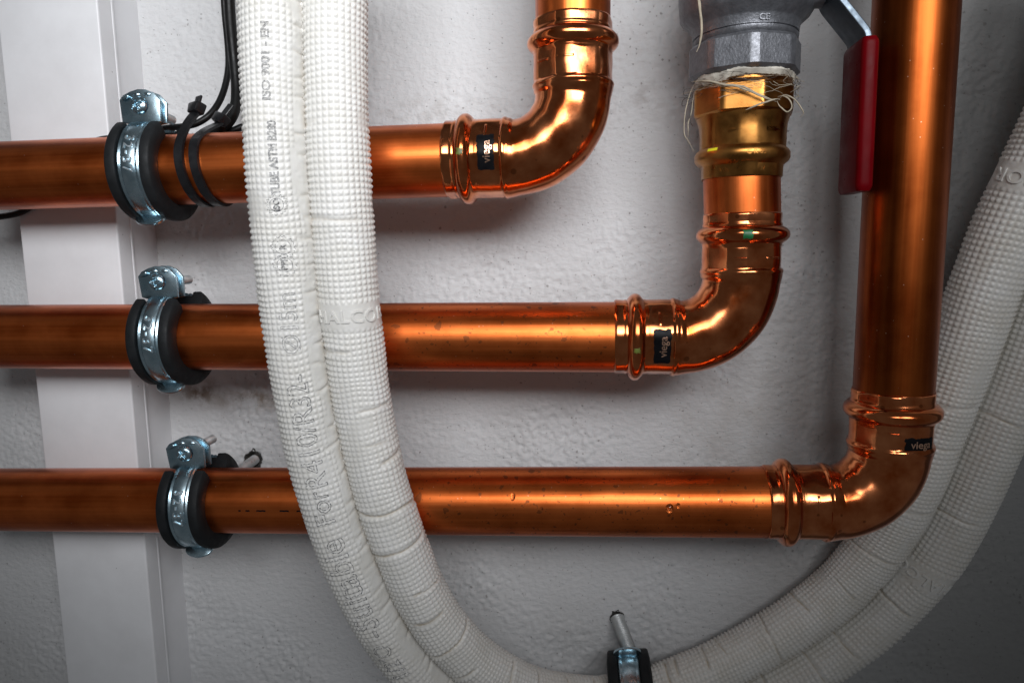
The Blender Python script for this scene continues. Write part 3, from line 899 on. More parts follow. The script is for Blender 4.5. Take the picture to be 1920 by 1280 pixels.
def k_of(q): return np.interp(q, [K0, K1], [1.0, 1.11])
K0 = s_of(1250, 1330); K1 = s_of(1850, 700)
class TubeSurf:
    NB = 32
    pitch = 2.62
    def __init__(self, side, creases, bands, strip, seed):
        self.side = side; self.creases = creases; self.bands = bands; self.strip = strip
        self.rg = np.random.default_rng(seed)
        g = self.rg.standard_normal((64, 16))
        self.tab = g
    def vn(self, a, b):
        """smooth value noise on a (period 64) and b (period 16)"""
        ia = np.floor(a).astype(int); ib = np.floor(b).astype(int); fa = a - ia; fb = b - ib
        fa = fa * fa * (3 - 2 * fa); fb = fb * fb * (3 - 2 * fb)
        t = self.tab
        g = lambda i, j: t[i % 64, j % 16]
        return (g(ia, ib) * (1 - fa) + g(ia + 1, ib) * fa) * (1 - fb) + (g(ia, ib + 1) * (1 - fa) + g(ia + 1, ib + 1) * fa) * fb
    def fields(self, s, th):
        """displacement (mm), dirt 0..1, shift along the tube (mm)"""
        u = (s / self.pitch) % 1.0 - 0.5; v = (th * self.NB / (2 * np.pi)) % 1.0 - 0.5
        m_ = np.maximum(np.abs(u), np.abs(v))
        h = np.interp(m_, [0.0, 0.14, 0.37, 0.5], [0.80, 0.73, 0.10, 0.0])
        amp = np.ones_like(h)
        flat = np.zeros_like(h)
        wv = self.vn(s / 9.0, th * 16 / (2 * np.pi) * 0.999)
        if self.strip is not None:
            lo, hi, send = self.strip
            edge = hi + 0.16 * wv
            k = np.clip((edge - th) / 0.28, 0, 1) * np.clip((th - lo) / 0.1, 0, 1) * np.clip((send - s) / 25, 0, 1)
            flat = np.maximum(flat, k)
        dirt = np.zeros_like(h); dz = np.zeros_like(h)
        for ci, (c, wd, t0, t1, dep, col) in enumerate(self.creases):
            bend = (1.5 * math.sin(ci * 2.7 + 1)) * (th - 1.4) + 0.8 * np.sin(th * 1.3 + c) + 0.22 * self.vn(s * 0 + c, th * 3)
            q = (s - c - bend) / wd
            k = np.clip((th - t0) / 0.25, 0, 1) * np.clip((t1 - th) / 0.25, 0, 1)
            g = np.exp(-q * q) * k
            dz -= dep * g; amp *= 1 - 0.75 * np.exp(-(q / 1.6)**2) * k
            dz += 0.28 * dep * np.exp(-((np.abs(q) - 3.0) / 1.8)**2) * k
            dirt = np.maximum(dirt, col * np.exp(-(q / 0.55)**2) * k)
        # flattened, scuffed patches
        sc_ = np.clip((self.vn(s / 17.0 + 20, th * 16 / (2 * np.pi) * 0.6) - 1.35) / 0.4, 0, 1); amp *= 1 - 0.7 * sc_
        for (c, hw) in self.bands:
            tilt = 0.0
            k = np.clip((hw - np.abs(s - c)) / 0.35, 0, 1)
            flat = np.maximum(flat, k); dz += 0.38 * k
        amp = amp * (1 - flat) * np.clip(0.92 + 0.14 * self.vn(s / 14.0 + 5, th * 16 / (2 * np.pi)), 0.5, 1.1)
        big = 0.26 * self.vn(s / 22.0 + 9, th * 16 / (2 * np.pi) * 0.5)
        fine = 0.05 * self.vn(s * 0.9, th * 9.0) * flat
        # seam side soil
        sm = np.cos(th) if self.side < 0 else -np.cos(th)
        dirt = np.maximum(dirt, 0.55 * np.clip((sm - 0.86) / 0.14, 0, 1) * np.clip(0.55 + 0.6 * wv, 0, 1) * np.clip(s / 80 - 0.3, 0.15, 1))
        soil = np.clip((s - 330) / 160, 0, 1)                       # the lower run is dirtier
        dirt = np.maximum(dirt, soil * 0.13 * np.clip(0.5 + wv * 0.6, 0, 1) + soil * 0.12 * (m_ > 0.36))
        shift = 0.42 * self.vn(s / 12.0 + 3, th * 16 / (2 * np.pi) * 0.5)
        return h * amp + dz + big + fine, dirt, shift
    def pos(self, s, th, off=0.0):
        dz, dirt, sh = self.fields(s, th)
        q = s + sh
        c = np.stack([np.interp(q, sarc, seam[:, k]) for k in range(3)], -1)
        e1 = np.stack([np.interp(q, sarc, E1[:, k]) for k in range(3)], -1)
        e2 = np.stack([np.interp(q, sarc, E2[:, k]) for k in range(3)], -1)
        e1 /= np.linalg.norm(e1, axis=-1)[..., None]; e2 /= np.linalg.norm(e2, axis=-1)[..., None]
        kk = k_of(q)
        c = c + e1 * (self.side * TR * 0.975 * kk)[..., None]
        R_ = (TR * kk + dz + off)[..., None]
        return c + R_ * (np.cos(th)[..., None] * e1 + np.sin(th)[..., None] * e2), dirt
    def mesh(self):
        sub = np.array([-0.5, -0.37, -0.14, 0.14, 0.37])
        rows = int(LT / self.pitch)
        ss = ((np.arange(rows)[:, None] + 0.5 + sub[None]) * self.pitch).ravel()
        tt = ((np.arange(self.NB)[:, None] + 0.5 + sub[None]) * (2 * np.pi / self.NB)).ravel()
        # angles run from -pi/2 so that the seam sides (0 and pi) stay continuous for the masks
        tt = tt - np.pi / 2
        SS, TT = np.meshgrid(ss, tt, indexing='ij')
        V, dirt = self.pos(SS.ravel(), TT.ravel())
        return V, grid_faces(len(ss), len(tt), wrap_v=True), dirt, SS.shape

def hose_mat():
    m, nt, b = mat('white embossed polyethylene foam')
    at_ = nt.nodes.new('ShaderNodeAttribute'); at_.attribute_name = 'dirt'
    v = coords(nt)
    n1 = ramp(nt, noise(nt, v, 70, 5), [(0.3, 0.0), (0.7, 1.0)])
    base = mix(nt, n1, (0.69, 0.68, 0.655), (0.63, 0.615, 0.575))
    grime = ramp(nt, noise(nt, v, 320, 4), [(0.25, 0.35), (0.7, 1.0)])
    f = math_n(nt, 'MULTIPLY', at_.outputs['Fac'], grime, True)
    nt.links.new(mix(nt, f, base, (0.34, 0.25, 0.13)), b.inputs['Base Color'])
    b.inputs['Roughness'].default_value = 0.42
    b.inputs['Subsurface Weight'].default_value = 0.12
    b.inputs['Subsurface Radius'].default_value = (0.002, 0.0018, 0.0015)
    b.inputs['Subsurface Scale'].default_value = 0.5
    bump(nt, b, noise(nt, v, 900, 2), 0.15, 0.0003)
    return m
MAT['hose'] = hose_mat()

rc = np.random.default_rng(21)
# creases: (arclength, width, angle from, angle to, depth, soil)
left_cr = []
s = 10.0
while s < s_of(860, 1275):
    left_cr.append((s, 0.55 + 0.3 * rc.random(), -0.3, 0.75 + 0.4 * rc.random(), 0.35 + 0.3 * rc.random(), 0.25)); s += 7.0 + 9.0 * rc.random()
for px_, py_, dp in ((1330, 1305, 0.8), (1420, 1258, 0.9), (1500, 1210, 0.8), (1560, 1170, 0.8), (1640, 1100, 0.9), (1750, 940, 0.5), (1830, 770, 0.4)):
    left_cr.append((s_of(px_, py_), 0.7, 0.0, 1.9, dp, 0.85))
right_cr = []
for px_, py_, dp, t0, t1, col in ((570, 230, 0.35, 1.2, 3.4, 0.25), (585, 412, 0.9, 0.8, 3.3, 0.35), (612, 660, 0.5, 1.5, 3.3, 0.3), (628, 770, 0.9, 0.2, 2.9, 0.5), (640, 822, 0.6, 0.6, 2.6, 0.45), (650, 872, 1.2, -0.3, 2.6, 0.5),
                           (676, 955, 1.3, -0.3, 3.3, 0.75), (703, 1030, 1.2, -0.3, 3.3, 0.8), (735, 1095, 1.4, -0.3, 3.3, 0.85), (766, 1150, 1.0, -0.3, 2.2, 0.8), (800, 1210, 1.4, -0.3, 3.3, 0.9),
                           (850, 1262, 1.3, -0.3, 3.3, 0.9), (905, 1305, 1.3, -0.3, 2.8, 0.9), (965, 1342, 1.3, -0.3, 2.8, 0.9), (1030, 1362, 1.2, -0.3, 2.8, 0.9), (1100, 1372, 1.2, -0.3, 2.8, 0.9),
                           (1275, 1330, 1.0, -0.4, 2.4, 0.9), (1300, 1318, 0.9, -0.4, 2.0, 0.9), (1345, 1298, 1.0, -0.4, 2.4, 0.95), (1400, 1268, 0.8, -0.4, 2.0, 0.9), (1470, 1230, 1.1, -0.4, 2.5, 0.9),
                           (1545, 1182, 1.0, -0.4, 2.4, 0.9), (1620, 1120, 0.9, -0.4, 2.0, 0.8), (1690, 1045, 0.8, -0.4, 2.4, 0.7), (1745, 955, 0.6, -0.4, 2.4, 0.5), (1800, 830, 0.5, -0.4, 2.4, 0.4), (1835, 760, 0.5, -0.4, 2.4, 0.3)):
    z0 = rc.random()
    if z0 < 0.35: t1 = t0 + 0.55 * (t1 - t0)
    elif z0 < 0.6: t0 = t0 + 0.4 * (t1 - t0)
    right_cr.append((s_of(px_, py_) + rc.normal(0, 1.6), 0.55 + 0.5 * rc.random(), t0, t1, dp * rc.uniform(0.45, 1.15), col))
bandR = s_of(603, 590); bandR2 = s_of(1992, 360); bandL = s_of(1690, 1050)
tubL = TubeSurf(-1, left_cr, [(bandL, 6.0)], (-0.4, 0.98, s_of(970, 1345)), 3)
tubR = TubeSurf(1, right_cr, [(bandR, 6.2), (bandR2, 6.2)], None, 4)

pair = thing('insulated_tube_pair', 'pair of joined white dimpled insulated tubes looping in front of the copper pipes', 'insulated tubes', seam[int(np.argmin(seam[:, 2]))])
def add_tube(ts, lab):
    V, F, dirt, shp = ts.mesh()
    org = world_loc(pair)
    me = mesh_from('insulated_tube', V - org, F, MAT['hose'], True, None)
    at_ = me.attributes.new('dirt', 'FLOAT', 'POINT'); at_.data.foreach_set('value', dirt.astype(np.float32))
    o = bpy.data.objects.new('insulated_tube', me); COL.objects.link(o); o.parent = pair; o['label'] = lab
    return o
tl = add_tube(tubL, 'white tube with black print and a smooth strip, on the left and outside of the loop')
tr = add_tube(tubR, 'plain white tube with embossed bands and creases, on the inside of the loop')
# check orientation once
me_ = tl.data
def flip_if(o, cen_fn):
    me = o.data
    p = me.polygons[len(me.polygons) // 2]
    c = np.array(p.center) / S + world_loc(pair)
    k = int(np.argmin(((seam - c)**2).sum(1)))
    side = -1 if o is tl else 1
    ax = seam[k] + E1[k] * side * TR
    if np.dot(np.array(p.normal), c - ax) < 0: me.flip_normals()
flip_if(tl, None); flip_if(tr, None)

# torn skin along the seam
V = []; nsm = int(s_of(1000, 1352) / 1.1)
rs = np.random.default_rng(8)
for i in range(nsm):
    q = i * 1.1; k = min(len(seam) - 1, int(q)); j = rs.standard_normal(4) * 0.28
    f_ = 2.3 + 0.5 * rs.standard_normal() * 0.6
    c = seam[k]
    V += [c - E1[k] * (1.9 + j[0]) + E2[k] * (f_ + 1.6), c - E1[k] * (0.5 + j[1]) + E2[k] * (f_ + 1.3 + j[3]), c + E1[k] * (0.7 + j[2]) + E2[k] * (f_ - 0.2), c + E1[k] * (0.5 + j[2]) + E2[k] * (f_ - 2.6)]
me = None
o = part('seam_skin', np.array(V), grid_faces(nsm, 4), MAT['hose'], pair, True, 60)

def ink_mat(name, lo, hi):
    m, nt, b = mat(name)
    v = coords(nt)
    f = ramp(nt, noise(nt, v, 1300, 3, 0.7), [(lo, 0.0), (hi, 1.0)])
    nt.links.new(mix(nt, f, (0.02, 0.022, 0.032), (0.66, 0.655, 0.64)), b.inputs['Base Color'])
    b.inputs['Roughness'].default_value = 0.6
    return m
MAT['ink'] = ink_mat('worn black ink', 0.47, 0.60)
MAT['ink_faded'] = ink_mat('faded grey ink', 0.28, 0.66)

def tube_text(ts, parent, txt, size, s_c, th_c, mode, m, outline=0.0, extrude=0.0, bold=0.0, spacing=1.0, off=0.06, name='lettering', lbl=None):
    V, F = text_mesh(txt, size, extrude=extrude, outline=outline, bold=bold, spacing=spacing, cut=0.7)
    if not len(V): return
    if mode == 'along':        # reads up the tube, tops to the left
        s_ = s_c - V[:, 0]; th = th_c + V[:, 1] / TR
        # tops towards larger angle (away from the seam) on the printed tube
    else:                      # runs round the tube, tops towards its upper end
        s_ = s_c - V[:, 1]; th = th_c - V[:, 0] / TR
    W, _ = ts.pos(s_, th, off + V[:, 2])
    return part(name, W, F, m, parent, smooth=False, label=lbl)
def along_px(txt, px0, py0, px1, py1, thc, height=1.0, ink='ink', off=0.0):
    """printed text that fills the stretch of tube between two pixels of the seam"""
    a, b_ = s_of(px0, py0), s_of(px1, py1)
    V, F = text_mesh(txt, 10.0)
    size = 10.0 * (b_ - a) / np.ptp(V[:, 0])
    V, F = text_mesh(txt, size, outline=0.15 / height**0.5, cut=0.6)
    V[:, 1] *= height
    s_ = (a + b_) / 2 - V[:, 0]; th = thc + V[:, 1] / TR
    W, _ = tubL.pos(s_, th, 0.06 + off + V[:, 2])
    part('printed_text', W, F, MAT[ink], tl, smooth=False)
along_px('ISO 9001 - EN', 570, 60, 574, 205, 1.62, 0.9, 'ink_faded')
along_px('TUBE ASTM B280', 575, 240, 583, 362, 1.50, 1.25, 'ink_faded')
along_px('\u00d815m', 594, 540, 606, 645, 1.50, 1.05, 'ink_faded', 0.03)
along_px('R410/R32-', 615, 685, 652, 882, 1.48, 1.05)
along_px('For', 656, 893, 670, 950, 1.55, 1.05)
along_px('-Suitable', 682, 975, 752, 1140, 1.62, 1.05)
along_px('1/2"O', 764, 1160, 800, 1212, 1.65, 1.25, 'ink', 0.05)
along_px('EN12735', 812, 1225, 890, 1296, 1.70, 1.25, 'ink', 0.05)

def emblem(px, py, thc, rad, scallop, inner):
    sc = s_of(px, py)
    loops = [[((rad + (0.35 if i % 2 else -0.2) * scallop) * math.cos(2 * math.pi * i / 40), (rad + (0.35 if i % 2 else -0.2) * scallop) * math.sin(2 * math.pi * i / 40)) for i in range(41)],
             [(rad * 0.68 * math.cos(2 * math.pi * i / 30), rad * 0.68 * math.sin(2 * math.pi * i / 30)) for i in range(31)]]
    V = []; F = []
    for lp in loops:
        b0 = len(V)
        for x, y in lp:
            l_ = math.hypot(x, y)
            for o_ in (-0.11, 0.11): V.append((x * (l_ + o_) / l_, y * (l_ + o_) / l_))
        for i in range(len(lp) - 1): F.append((b0 + 2 * i, b0 + 2 * i + 1, b0 + 2 * i + 3, b0 + 2 * i + 2))
    V = np.array(V)
    W, _ = tubL.pos(sc - V[:, 0], thc + V[:, 1] / TR, np.full(len(V), 0.07))
    part('printed_emblem', W, F, MAT['ink'], tl, smooth=False)
    tube_text(tubL, tl, inner, rad * 0.85, sc, thc, 'along', MAT['ink'], outline=0.12, name='printed_text')
emblem(584, 382, 1.52, 3.9, 1.6, 'ISO')
emblem(588, 455, 1.45, 4.6, 1.2, 'R')
emblem(592, 488, 1.45, 4.6, 1.2, 'PPI')

tube_text(tubR, tr, 'HALCOR', 8.2, bandR + 0.2, 1.42, 'round', MAT['hose'], extrude=0.5, bold=0.10, spacing=1.10, off=0.15, name='embossed_lettering')
tube_text(tubR, tr, 'HALCOR', 8.2, bandR2, 1.35, 'round', MAT['hose'], extrude=0.5, bold=0.10, spacing=1.10, off=0.15, name='embossed_lettering')
tube_text(tubL, tl, 'HALCOR', 8.2, bandL, 1.02, 'round', MAT['hose'], extrude=0.5, bold=0.10, spacing=1.10, off=0.15, name='embossed_lettering')

# hanger clamp holding the inner tube at the bottom
def hanger():
    k = int(s_of(1200, 1358)); c = seam[k] + E1[k] * TR
    t = thing('tube_clamp', 'rubber lined clamp holding the white tubes at the bottom edge, on a bent wall rod', 'pipe clamp', c)
    clamp_parts(t, None, hanger=True)
    org = world_loc(t)
    hp = P(1157, 1157, WALL - 1.5); st = P(1187, 1238, WALL - 24)
    tan = Ttan[k]
    R = Matrix.Rotation(-math.atan2(tan[2], tan[0]), 4, 'Y') @ Matrix.Rotation(math.radians(-22), 4, 'X') @ Matrix.Rotation(math.pi, 4, 'Y')
    Rs = Matrix.Diagonal((1.06, 0.98, 0.98, 1))
    t.matrix_world = Matrix.Translation(Vector(c) * S) @ R
    t.scale = (1.06, 0.98, 0.98)
    loc = R.inverted() @ Vector(hp - c); st_ = R.inverted() @ Vector(st - c)
    inv = lambda v: np.array([v[0] / 1.06, v[1] / 0.98, v[2] / 0.98])
    V, F = threaded(inv(st_) + c, inv(loc) + c, 4.1)
    part('threaded_rod', V, F, MAT['rod'], t)
hanger()

# ================================================================== CABLES AND TIES
def cable(pts, rad, label):
    path, _ = resample(gsmooth(resample(catmull([P(*q) for q in pts], 16), 1.2)[0], 3), 1.5)
    V, F = tube(path, rad, 20)
    o = part('cable', V, F, MAT['cable'], None, loc=path[len(path) // 2], sharp=60)
    tag(o, label, 'cable', 'black cables on the topmost pipe')
cable([(415, -200, 382), (420, 0, 382), (426, 70, 381), (429, 118, 379), (424, 155, 375), (413, 188, 370), (394, 216, 364), (368, 233, 361), (340, 238, 362), (312, 240, 366), (270, 250, 367), (225, 259, 367), (186, 262, 367), (140, 290, 367), (95, 350, 367), (45, 396, 367), (-10, 408, 367), (-90, 420, 368)], 1.75,
      'thinner black cable hanging down and bending left along the topmost pipe')
cable([(425, -200, 376), (430, 0, 376), (435, 70, 375), (441, 130, 374), (444, 170, 372), (441, 205, 368), (428, 232, 364), (405, 247, 362), (375, 262, 363), (330, 300, 364), (280, 330, 364)], 2.9,
      'thicker black cable hanging close beside the white tubes down behind the topmost pipe')
cable([(520, 205, 372), (480, 226, 369), (455, 238, 367), (432, 247, 365), (405, 262, 364), (370, 300, 364)], 1.8,
      'short black cable end showing between the topmost pipe and the white tubes')

def ribbon(path, normals, width, th):
    n = len(path); V = []
    T = np.gradient(path, axis=0); T /= np.linalg.norm(T, axis=1)[:, None]
    for i in range(n):
        nn = normals[i] - T[i] * normals[i].dot(T[i]); nn /= np.linalg.norm(nn); b_ = np.cross(T[i], nn)
        for a, c in ((-1, 0), (-0.86, 1), (0.86, 1), (1, 0)): V.append(path[i] + b_ * a * width / 2 + nn * (c * th))
    F = [tuple(q) for q in grid_faces(n, 4, wrap_v=True)] + [(0, 1, 2, 3), tuple((n - 1) * 4 + k for k in range(4))]
    return np.array(V), F
def cable_tie(front_px, head_px, slant, label, tail, hrot):
    ax = (H1c - H1a) / np.linalg.norm(H1c - H1a)
    X = P(front_px, 310, 323)[0]; k = (X - H1a[0]) / (H1c[0] - H1a[0]); c = H1a + (H1c - H1a) * k
    head = P(*head_px)
    t = thing('cable_tie', label, 'cable tie', head, 'black cable ties')
    pts = []; nrm = []
    up = np.array([0, 0, 1.0]); fr = np.array([0, -1.0, 0])
    for f in np.linspace(-235, 48, 70):
        a = math.radians(f); rad = fr * math.cos(a) + up * math.sin(a)
        pts.append(c + rad * 18.0 + ax * (slant * math.sin(a) - 0.2)); nrm.append(rad)
    end = np.array(pts[-1]); hd = head + np.array([0, -0.8, -3.0])
    for q in np.linspace(0.12, 1, 12):
        bow = fr * (1.6 * math.sin(math.pi * q))
        pts.append(end * (1 - q) + hd * q + bow); nrm.append(fr * 1.0 + up * (0.55 * (1 - q)))
    path = gsmooth(np.array(pts), 2.0)
    V, F = ribbon(path, np.array(nrm), 4.9, 1.25); part('strap', V, F, MAT['tie'], t, True, 40)
    Rm = Matrix.Rotation(hrot, 3, 'Y') @ Matrix.Rotation(-0.35, 3, 'X') @ Matrix.Rotation(-0.5, 3, 'Z')
    V, F = smooth_box(-4.2, 4.2, -2.7, 3.2, -3.0, 2.6, 1.0, 2)
    V[:, 0] *= np.where(V[:, 2] < 0, 0.84, 1.0)
    part('head', [np.array(Rm @ Vector(v)) + head for v in V], F, MAT['tie'], t)
    V, F = smooth_box(-2.3, 2.3, -0.6, 0.6, 2.0, tail, 0.3, 1)
    part('tail', [np.array(Rm @ Vector(v)) + head for v in V], F, MAT['tie'], t)
cable_tie(338, (368, 203, 340), -2.2, 'left one of two black cable ties round the topmost pipe', 6.8, 0.12)
cable_tie(366, (414, 223, 352), -2.2, 'right one of two black cable ties, nearer the white tubes', 9.5, 0.55)

# ================================================================== BRASS ADAPTER, VALVE
AX = lambda py: P(1389 + (340 - py) * 0.028, py, 344)
axx = np.array([V2t[0], V2t[1], 0.0])
zz = lambda py: P(1389, py, 344)[2]
K = 4.06
def octf(strength, ph, n=8, cut=0.965):
    def f(a, k):
        m_ = (a - ph) % (2 * math.pi / n) - math.pi / n
        fl = math.cos(math.pi / n) * 1.0 / np.cos(m_)
        return np.minimum(fl, cut + 0 * a) * strength[k] + (1 - strength[k]) if hasattr(strength, '__len__') else np.minimum(fl, cut)
    return f
def lathe_at(prof_px, seg=96, shape=None):
    prof = [(zz(y), hw / K) for y, hw in prof_px]
    V, F = lathe(prof, seg, shape)
    return V + axx, F

ad = thing('brass_adapter', 'yellow brass threaded press adapter under the grey valve', 'pipe fitting', axx + np.array([0, 0, zz(330)]))
prof = [(336, 71.5), (336, 75), (334.5, 76), (314, 76.5), (311, 79), (306, 84.5), (300, 87.5), (291, 87.5), (285, 84.5), (281, 80), (278, 80.5), (250, 81), (238, 81.5), (228, 83.5), (220, 85), (219, 60)]
fl = [0, .5, .6, .6, .2, 0, 0, 0, 0, .2, .8, .8, .4, 0, 0, 0]
def brass_shape(a, k): return hexf(a, fl[k], 0.45)
V, F = lathe_at(prof, 120, brass_shape); part('press_socket', V, F, MAT['brass'], ad, True, 40)
profh = [(222, 60), (222, 88), (218, 95), (173, 95), (167, 88), (165, 60)]
def oc(a, k):
    m_ = (a - 0.18) % (math.pi / 4) - math.pi / 8
    return np.minimum(math.cos(math.pi / 8) / np.cos(m_) * (1.0), 0.985)
V, F = lathe_at(profh, 160, lambda a, k: oc(a, k) if k in (2, 3) else np.minimum(oc(a, k) * 1.02, 1)); part('wrench_collar', V, F, MAT['brass'], ad, True, 18)
V, F = lathe_at([(168, 60), (168, 76), (164, 79), (159, 79), (156, 76), (156, 60)], 80); part('thread_lip', V, F, MAT['brass'], ad)
def brass_surf(py, th, hw, off): # th 0 = front, to the right positive
    rr = hw / K + off
    return axx + np.array([rr * math.sin(th), -rr * math.cos(th), zz(py)])
V = [brass_surf(py, th, 83.5 + 3.6 * math.sin(math.pi * (py - 282) / 28), 0.12) for py in np.linspace(284, 292, 5) for th in np.linspace(-0.98, -0.72, 6)]
part('paint_dot', np.array(V), grid_faces(5, 6), MAT['yellow'], ad)
V, F = text_mesh('VdS  DN  DVGW', 2.9, extrude=0.1)
part('stamped_lettering', [brass_surf(325 - v[1] * 4.0, -0.18 + v[0] / 18.9, 74.2, v[2] + 0.02) for v in V], F, MAT['brass'], ad, smooth=False)
V, F = text_mesh('C R 35', 3.0, extrude=0.15)
part('stamped_lettering', [brass_surf(296 - v[1] * 4.0, 0.10 + v[0] / 21, 87.6, v[2]) for v in V], F, MAT['brass'], ad, smooth=False)
for th0 in (-0.52, 0.38):
    V = [brass_surf(py, th0 + q, 78.5, 0.55 - 0.25 * abs(i - 2)) for i, py in enumerate(np.linspace(250, 258, 5)) for q in np.linspace(0, 0.34, 6)]
    part('press_mark', np.array(V), grid_faces(5, 6), MAT['brass'], ad)

# packing ring with hemp fibres
hp = thing('hemp_packing', 'pale hemp and paste packing squeezed out between valve and brass, with loose fibres', 'pipe sealant', axx + np.array([0, 0, zz(150)]))
na = 120; V = []
a = np.linspace(0, 2 * np.pi, na, endpoint=False)
lo = 164 + 4 * np.sin(a * 2 + 0.6) + 2.5 * np.sin(a * 5 + 1) + rng.standard_normal(na) * 0.7
for q, (fr_, hw) in enumerate(((0.0, 70), (0.05, 88), (0.5, 91), (0.9, 86), (1.0, 70))):
    py = 141 + (lo - 141) * fr_
    rr = (hw + 1.6 * np.sin(a * 7 + q) + rng.standard_normal(na) * 0.8) / K
    V.append(np.stack([rr * np.cos(a), rr * np.sin(a), np.array([zz(y) for y in py])], 1))
part('packing_ring', np.vstack(V) + axx, grid_faces(5, na, wrap_v=True), MAT['paste'], hp)
def strand(pts, rad, m):
    path, _ = resample(catmull([P(*q) for q in pts], 12), 0.9)
    path = path + gsmooth(rng.standard_normal(path.shape) * 0.25, 1.5)
    n = len(path); rr = rad * np.clip(np.minimum(np.arange(n) + 1, n - np.arange(n)) / (n * 0.25), 0.3, 1)
    V, F = tube(path, rr, 8); part('strand', V, F, m, hp, True, 80)
strand([(1296, 152, 330), (1330, 153, 322), (1365, 160, 320), (1395, 163, 319), (1420, 176, 318), (1445, 186, 318), (1462, 186, 319)], 0.45, MAT['hemp'])
strand([(1302, 153, 329), (1345, 156, 321), (1385, 163, 319.5), (1425, 181, 318), (1456, 190, 318.5)], 0.4, MAT['hemp'])
strand([(1398, 207, 321), (1420, 197, 319), (1440, 190, 318), (1462, 184, 317.5)], 0.4, MAT['hemp'])
strand([(1460, 186, 317), (1470, 178, 315), (1485, 183, 313), (1497, 196, 313), (1508, 212, 314), (1500, 220, 316)], 0.28, MAT['hemp'])
strand([(1458, 188, 317), (1462, 200, 316), (1475, 210, 314), (1485, 203, 313), (1482, 190, 313), (1468, 180, 314), (1458, 184, 316)], 0.3, MAT['hemp'])
strand([(1300, 160, 330), (1290, 190, 328), (1284, 220, 327), (1283, 250, 327), (1292, 268, 328), (1301, 284, 329)], 0.22, MAT['hemp'])
strand([(1302, 180, 328), (1296, 215, 327), (1290, 235, 326), (1291, 258, 327)], 0.2, MAT['hemp'])
strand([(1298, 168, 328), (1284, 168, 326), (1281, 178, 326), (1292, 180, 326), (1280, 188, 326), (1279, 199, 326), (1288, 195, 327)], 0.16, MAT['hemp_dark'])
strand([(1310, 160, 326), (1300, 170, 325), (1297, 184, 325), (1283, 184, 326), (1272, 184, 326)], 0.14, MAT['hemp_dark'])
strand([(1296, 214, 327), (1294, 226, 326), (1297, 236, 327)], 0.16, MAT['hemp_dark'])
rf = np.random.default_rng(17)
for i in range(26):
    a0 = rf.uniform(-1.5, 1.4); y0 = rf.uniform(150, 175); pts = []
    for k in range(5):
        q = brass_surf(y0 + k * rf.uniform(2, 9), a0 + k * rf.normal(0.10, 0.12), 92 + 3.0 * k * abs(rf.normal(0.6, 0.4)), 0.4); pts.append(q)
    path, _ = resample(catmull(np.array(pts), 10), 0.8)
    path = path + gsmooth(rf.standard_normal(path.shape) * 0.3, 1.2)
    V, F = tube(path, 0.05 + 0.06 * rf.random(), 6); part('strand', V, F, MAT['hemp'] if i % 3 else MAT['hemp_dark'], hp, True, 80)
strand([(1309, -20, 312), (1313, 20, 311), (1316, 50, 311), (1314, 75, 312), (1306, 100, 313)], 0.5, MAT['hemp'])
strand([(1306, -20, 312), (1311, 10, 311), (1314, 34, 311), (1315, 60, 311)], 0.4, MAT['hemp'])

va = thing('ball_valve', 'grey metal ball valve with a red lever handle, above the brass adapter', 'valve', axx + np.array([0, 0, zz(136)]))
profn = [(149, 70), (149, 92), (143, 103.5), (92, 103.5), (86, 95), (85, 70)]
def octa(ph, cut):
    def f(a, k):
        m_ = (a - ph) % (math.pi / 4) - math.pi / 8
        fl_ = math.cos(math.pi / 8) / np.cos(m_)
        return np.minimum(fl_, cut) if k in (2, 3) else np.minimum(fl_ * 1.045, 1.0)
    return f
V, F = lathe_at(profn, 240, octa(-0.02, 0.972)); part('octagon_end', V, F, MAT['cast'], va, True, 14)
prof = [(87, 70), (87, 91), (85, 94), (77, 95), (76, 92.5), (74, 92.5), (73, 95), (57, 97), (54, 99), (40, 114), (32, 119), (0, 122), (-60, 122), (-130, 100), (-150, 90), (-230, 90)]
V, F = lathe_at(prof, 96); part('valve_body', V, F, MAT['cast'], va, True, 50)
V, F = text_mesh('CE', 3.8, extrude=0.55, bold=0.06)
part('embossed_mark', [brass_surf(65 - v[1] * 4.0, 0.13 + v[0] / 23.5, 96, v[2]) for v in V], F, MAT['cast'], va, smooth=False)
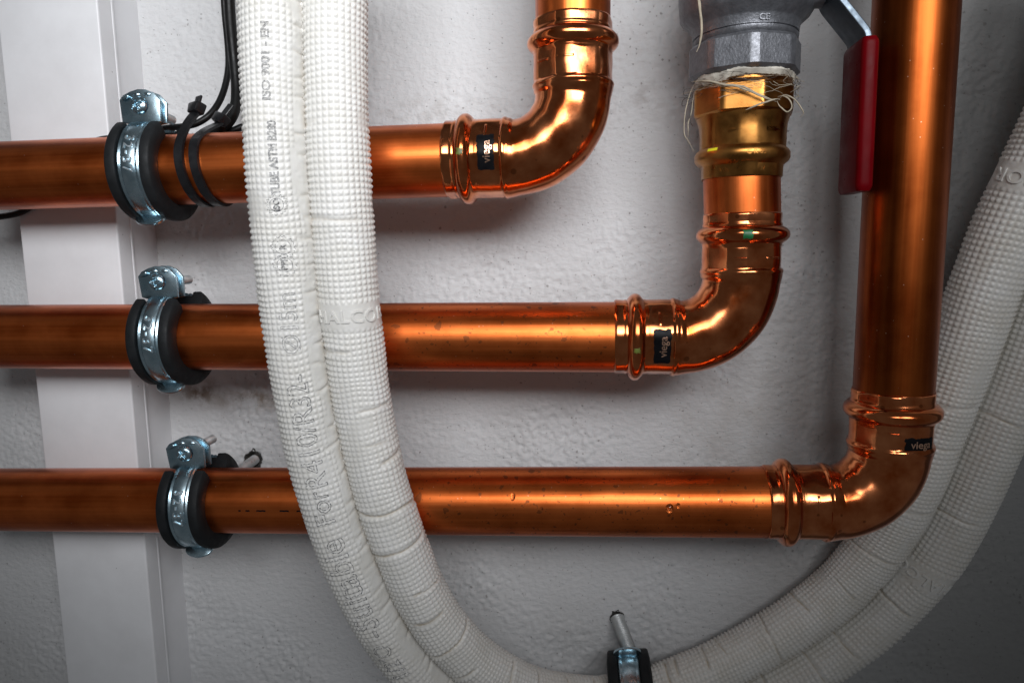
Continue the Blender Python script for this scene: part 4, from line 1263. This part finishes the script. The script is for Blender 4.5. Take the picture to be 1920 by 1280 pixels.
# stem boss, nut and lever
def cyl_x(x0, x1, rad, zc, yc, seg=32, hexa=False):
    a = np.linspace(0, 2 * np.pi, 6 if hexa else seg, endpoint=False); V = []
    for x, rr in ((x0, 0.05), (x0, rad), (x1, rad), (x1, 0.05)): V += [(x, yc + rr * math.cos(q), zc + rr * math.sin(q)) for q in a]
    return np.array(V), grid_faces(4, len(a), wrap_v=True)
zc = P(1545, -14, 335)[2]; ycs = 335 - WALL
V, F = cyl_x(axx[0] + 22, P(1541, 0, 335)[0], 6.5, zc, ycs); part('stem_boss', V, F, MAT['cast'], va, True, 40)
V, F = cyl_x(P(1536, 0, 335)[0], P(1572, 0, 335)[0], 5.6, zc, ycs, hexa=True); part('stem_nut', V, F, MAT['steel'], va, False)
def strip(pxs, d0, d1, th, m, name, parent, bev):
    """flat bar following pixels pxs (at mid depth); its breadth runs in depth from d0 to d1"""
    dm = (d0 + d1) / 2
    c = np.array([P(*q, dm) for q in pxs]); c[:, 1] = dm - WALL
    path, _ = resample(gsmooth(resample(c, 0.8)[0], 2.2), 1.0)
    T = np.gradient(path, axis=0); T /= np.linalg.norm(T, axis=1)[:, None]
    hb = (d1 - d0) / 2; ht = th / 2; V = []
    nb = 5
    sec = []
    for cx_, cy_, a0 in ((hb - bev, ht - bev, 0), (-(hb - bev), ht - bev, 90), (-(hb - bev), -(ht - bev), 180), (hb - bev, -(ht - bev), 270)):
        for q in np.linspace(a0, a0 + 90, nb): sec.append((cx_ + bev * math.cos(math.radians(q)), cy_ + bev * math.sin(math.radians(q))))
    n = len(path)
    for i in range(n):
        nrm = np.array([-T[i][2], 0, T[i][0]]); nrm /= np.linalg.norm(nrm)
        e = 1.0
        if name == 'grip':
            dd = min(i, n - 1 - i) ; e = math.sqrt(max(0.0, 1 - (max(0, 3 - dd) / 3.6)**2))
        for b_, t_ in sec: V.append(path[i] + np.array([0, 1.0, 0]) * b_ * (0.86 + 0.14 * e if name == 'grip' else 1) + nrm * t_ * (0.45 + 0.55 * e if name == 'grip' else 1))
    k = len(sec); F = [tuple(q) for q in grid_faces(n, k, wrap_v=True)] + [tuple(range(k)), tuple((n - 1) * k + j for j in range(k))]
    return part(name, np.array(V), F, m, parent, True, 45)
lev = strip([(1552, -70), (1554, 2), (1612, 74), (1611, 130)], 321, 342, 2.8, MAT['steel'], 'lever', va, 0.5)
strip([(1614.5, 82), (1602, 362)], 319, 344, 7.2, MAT['red'], 'grip', lev, 2.4)
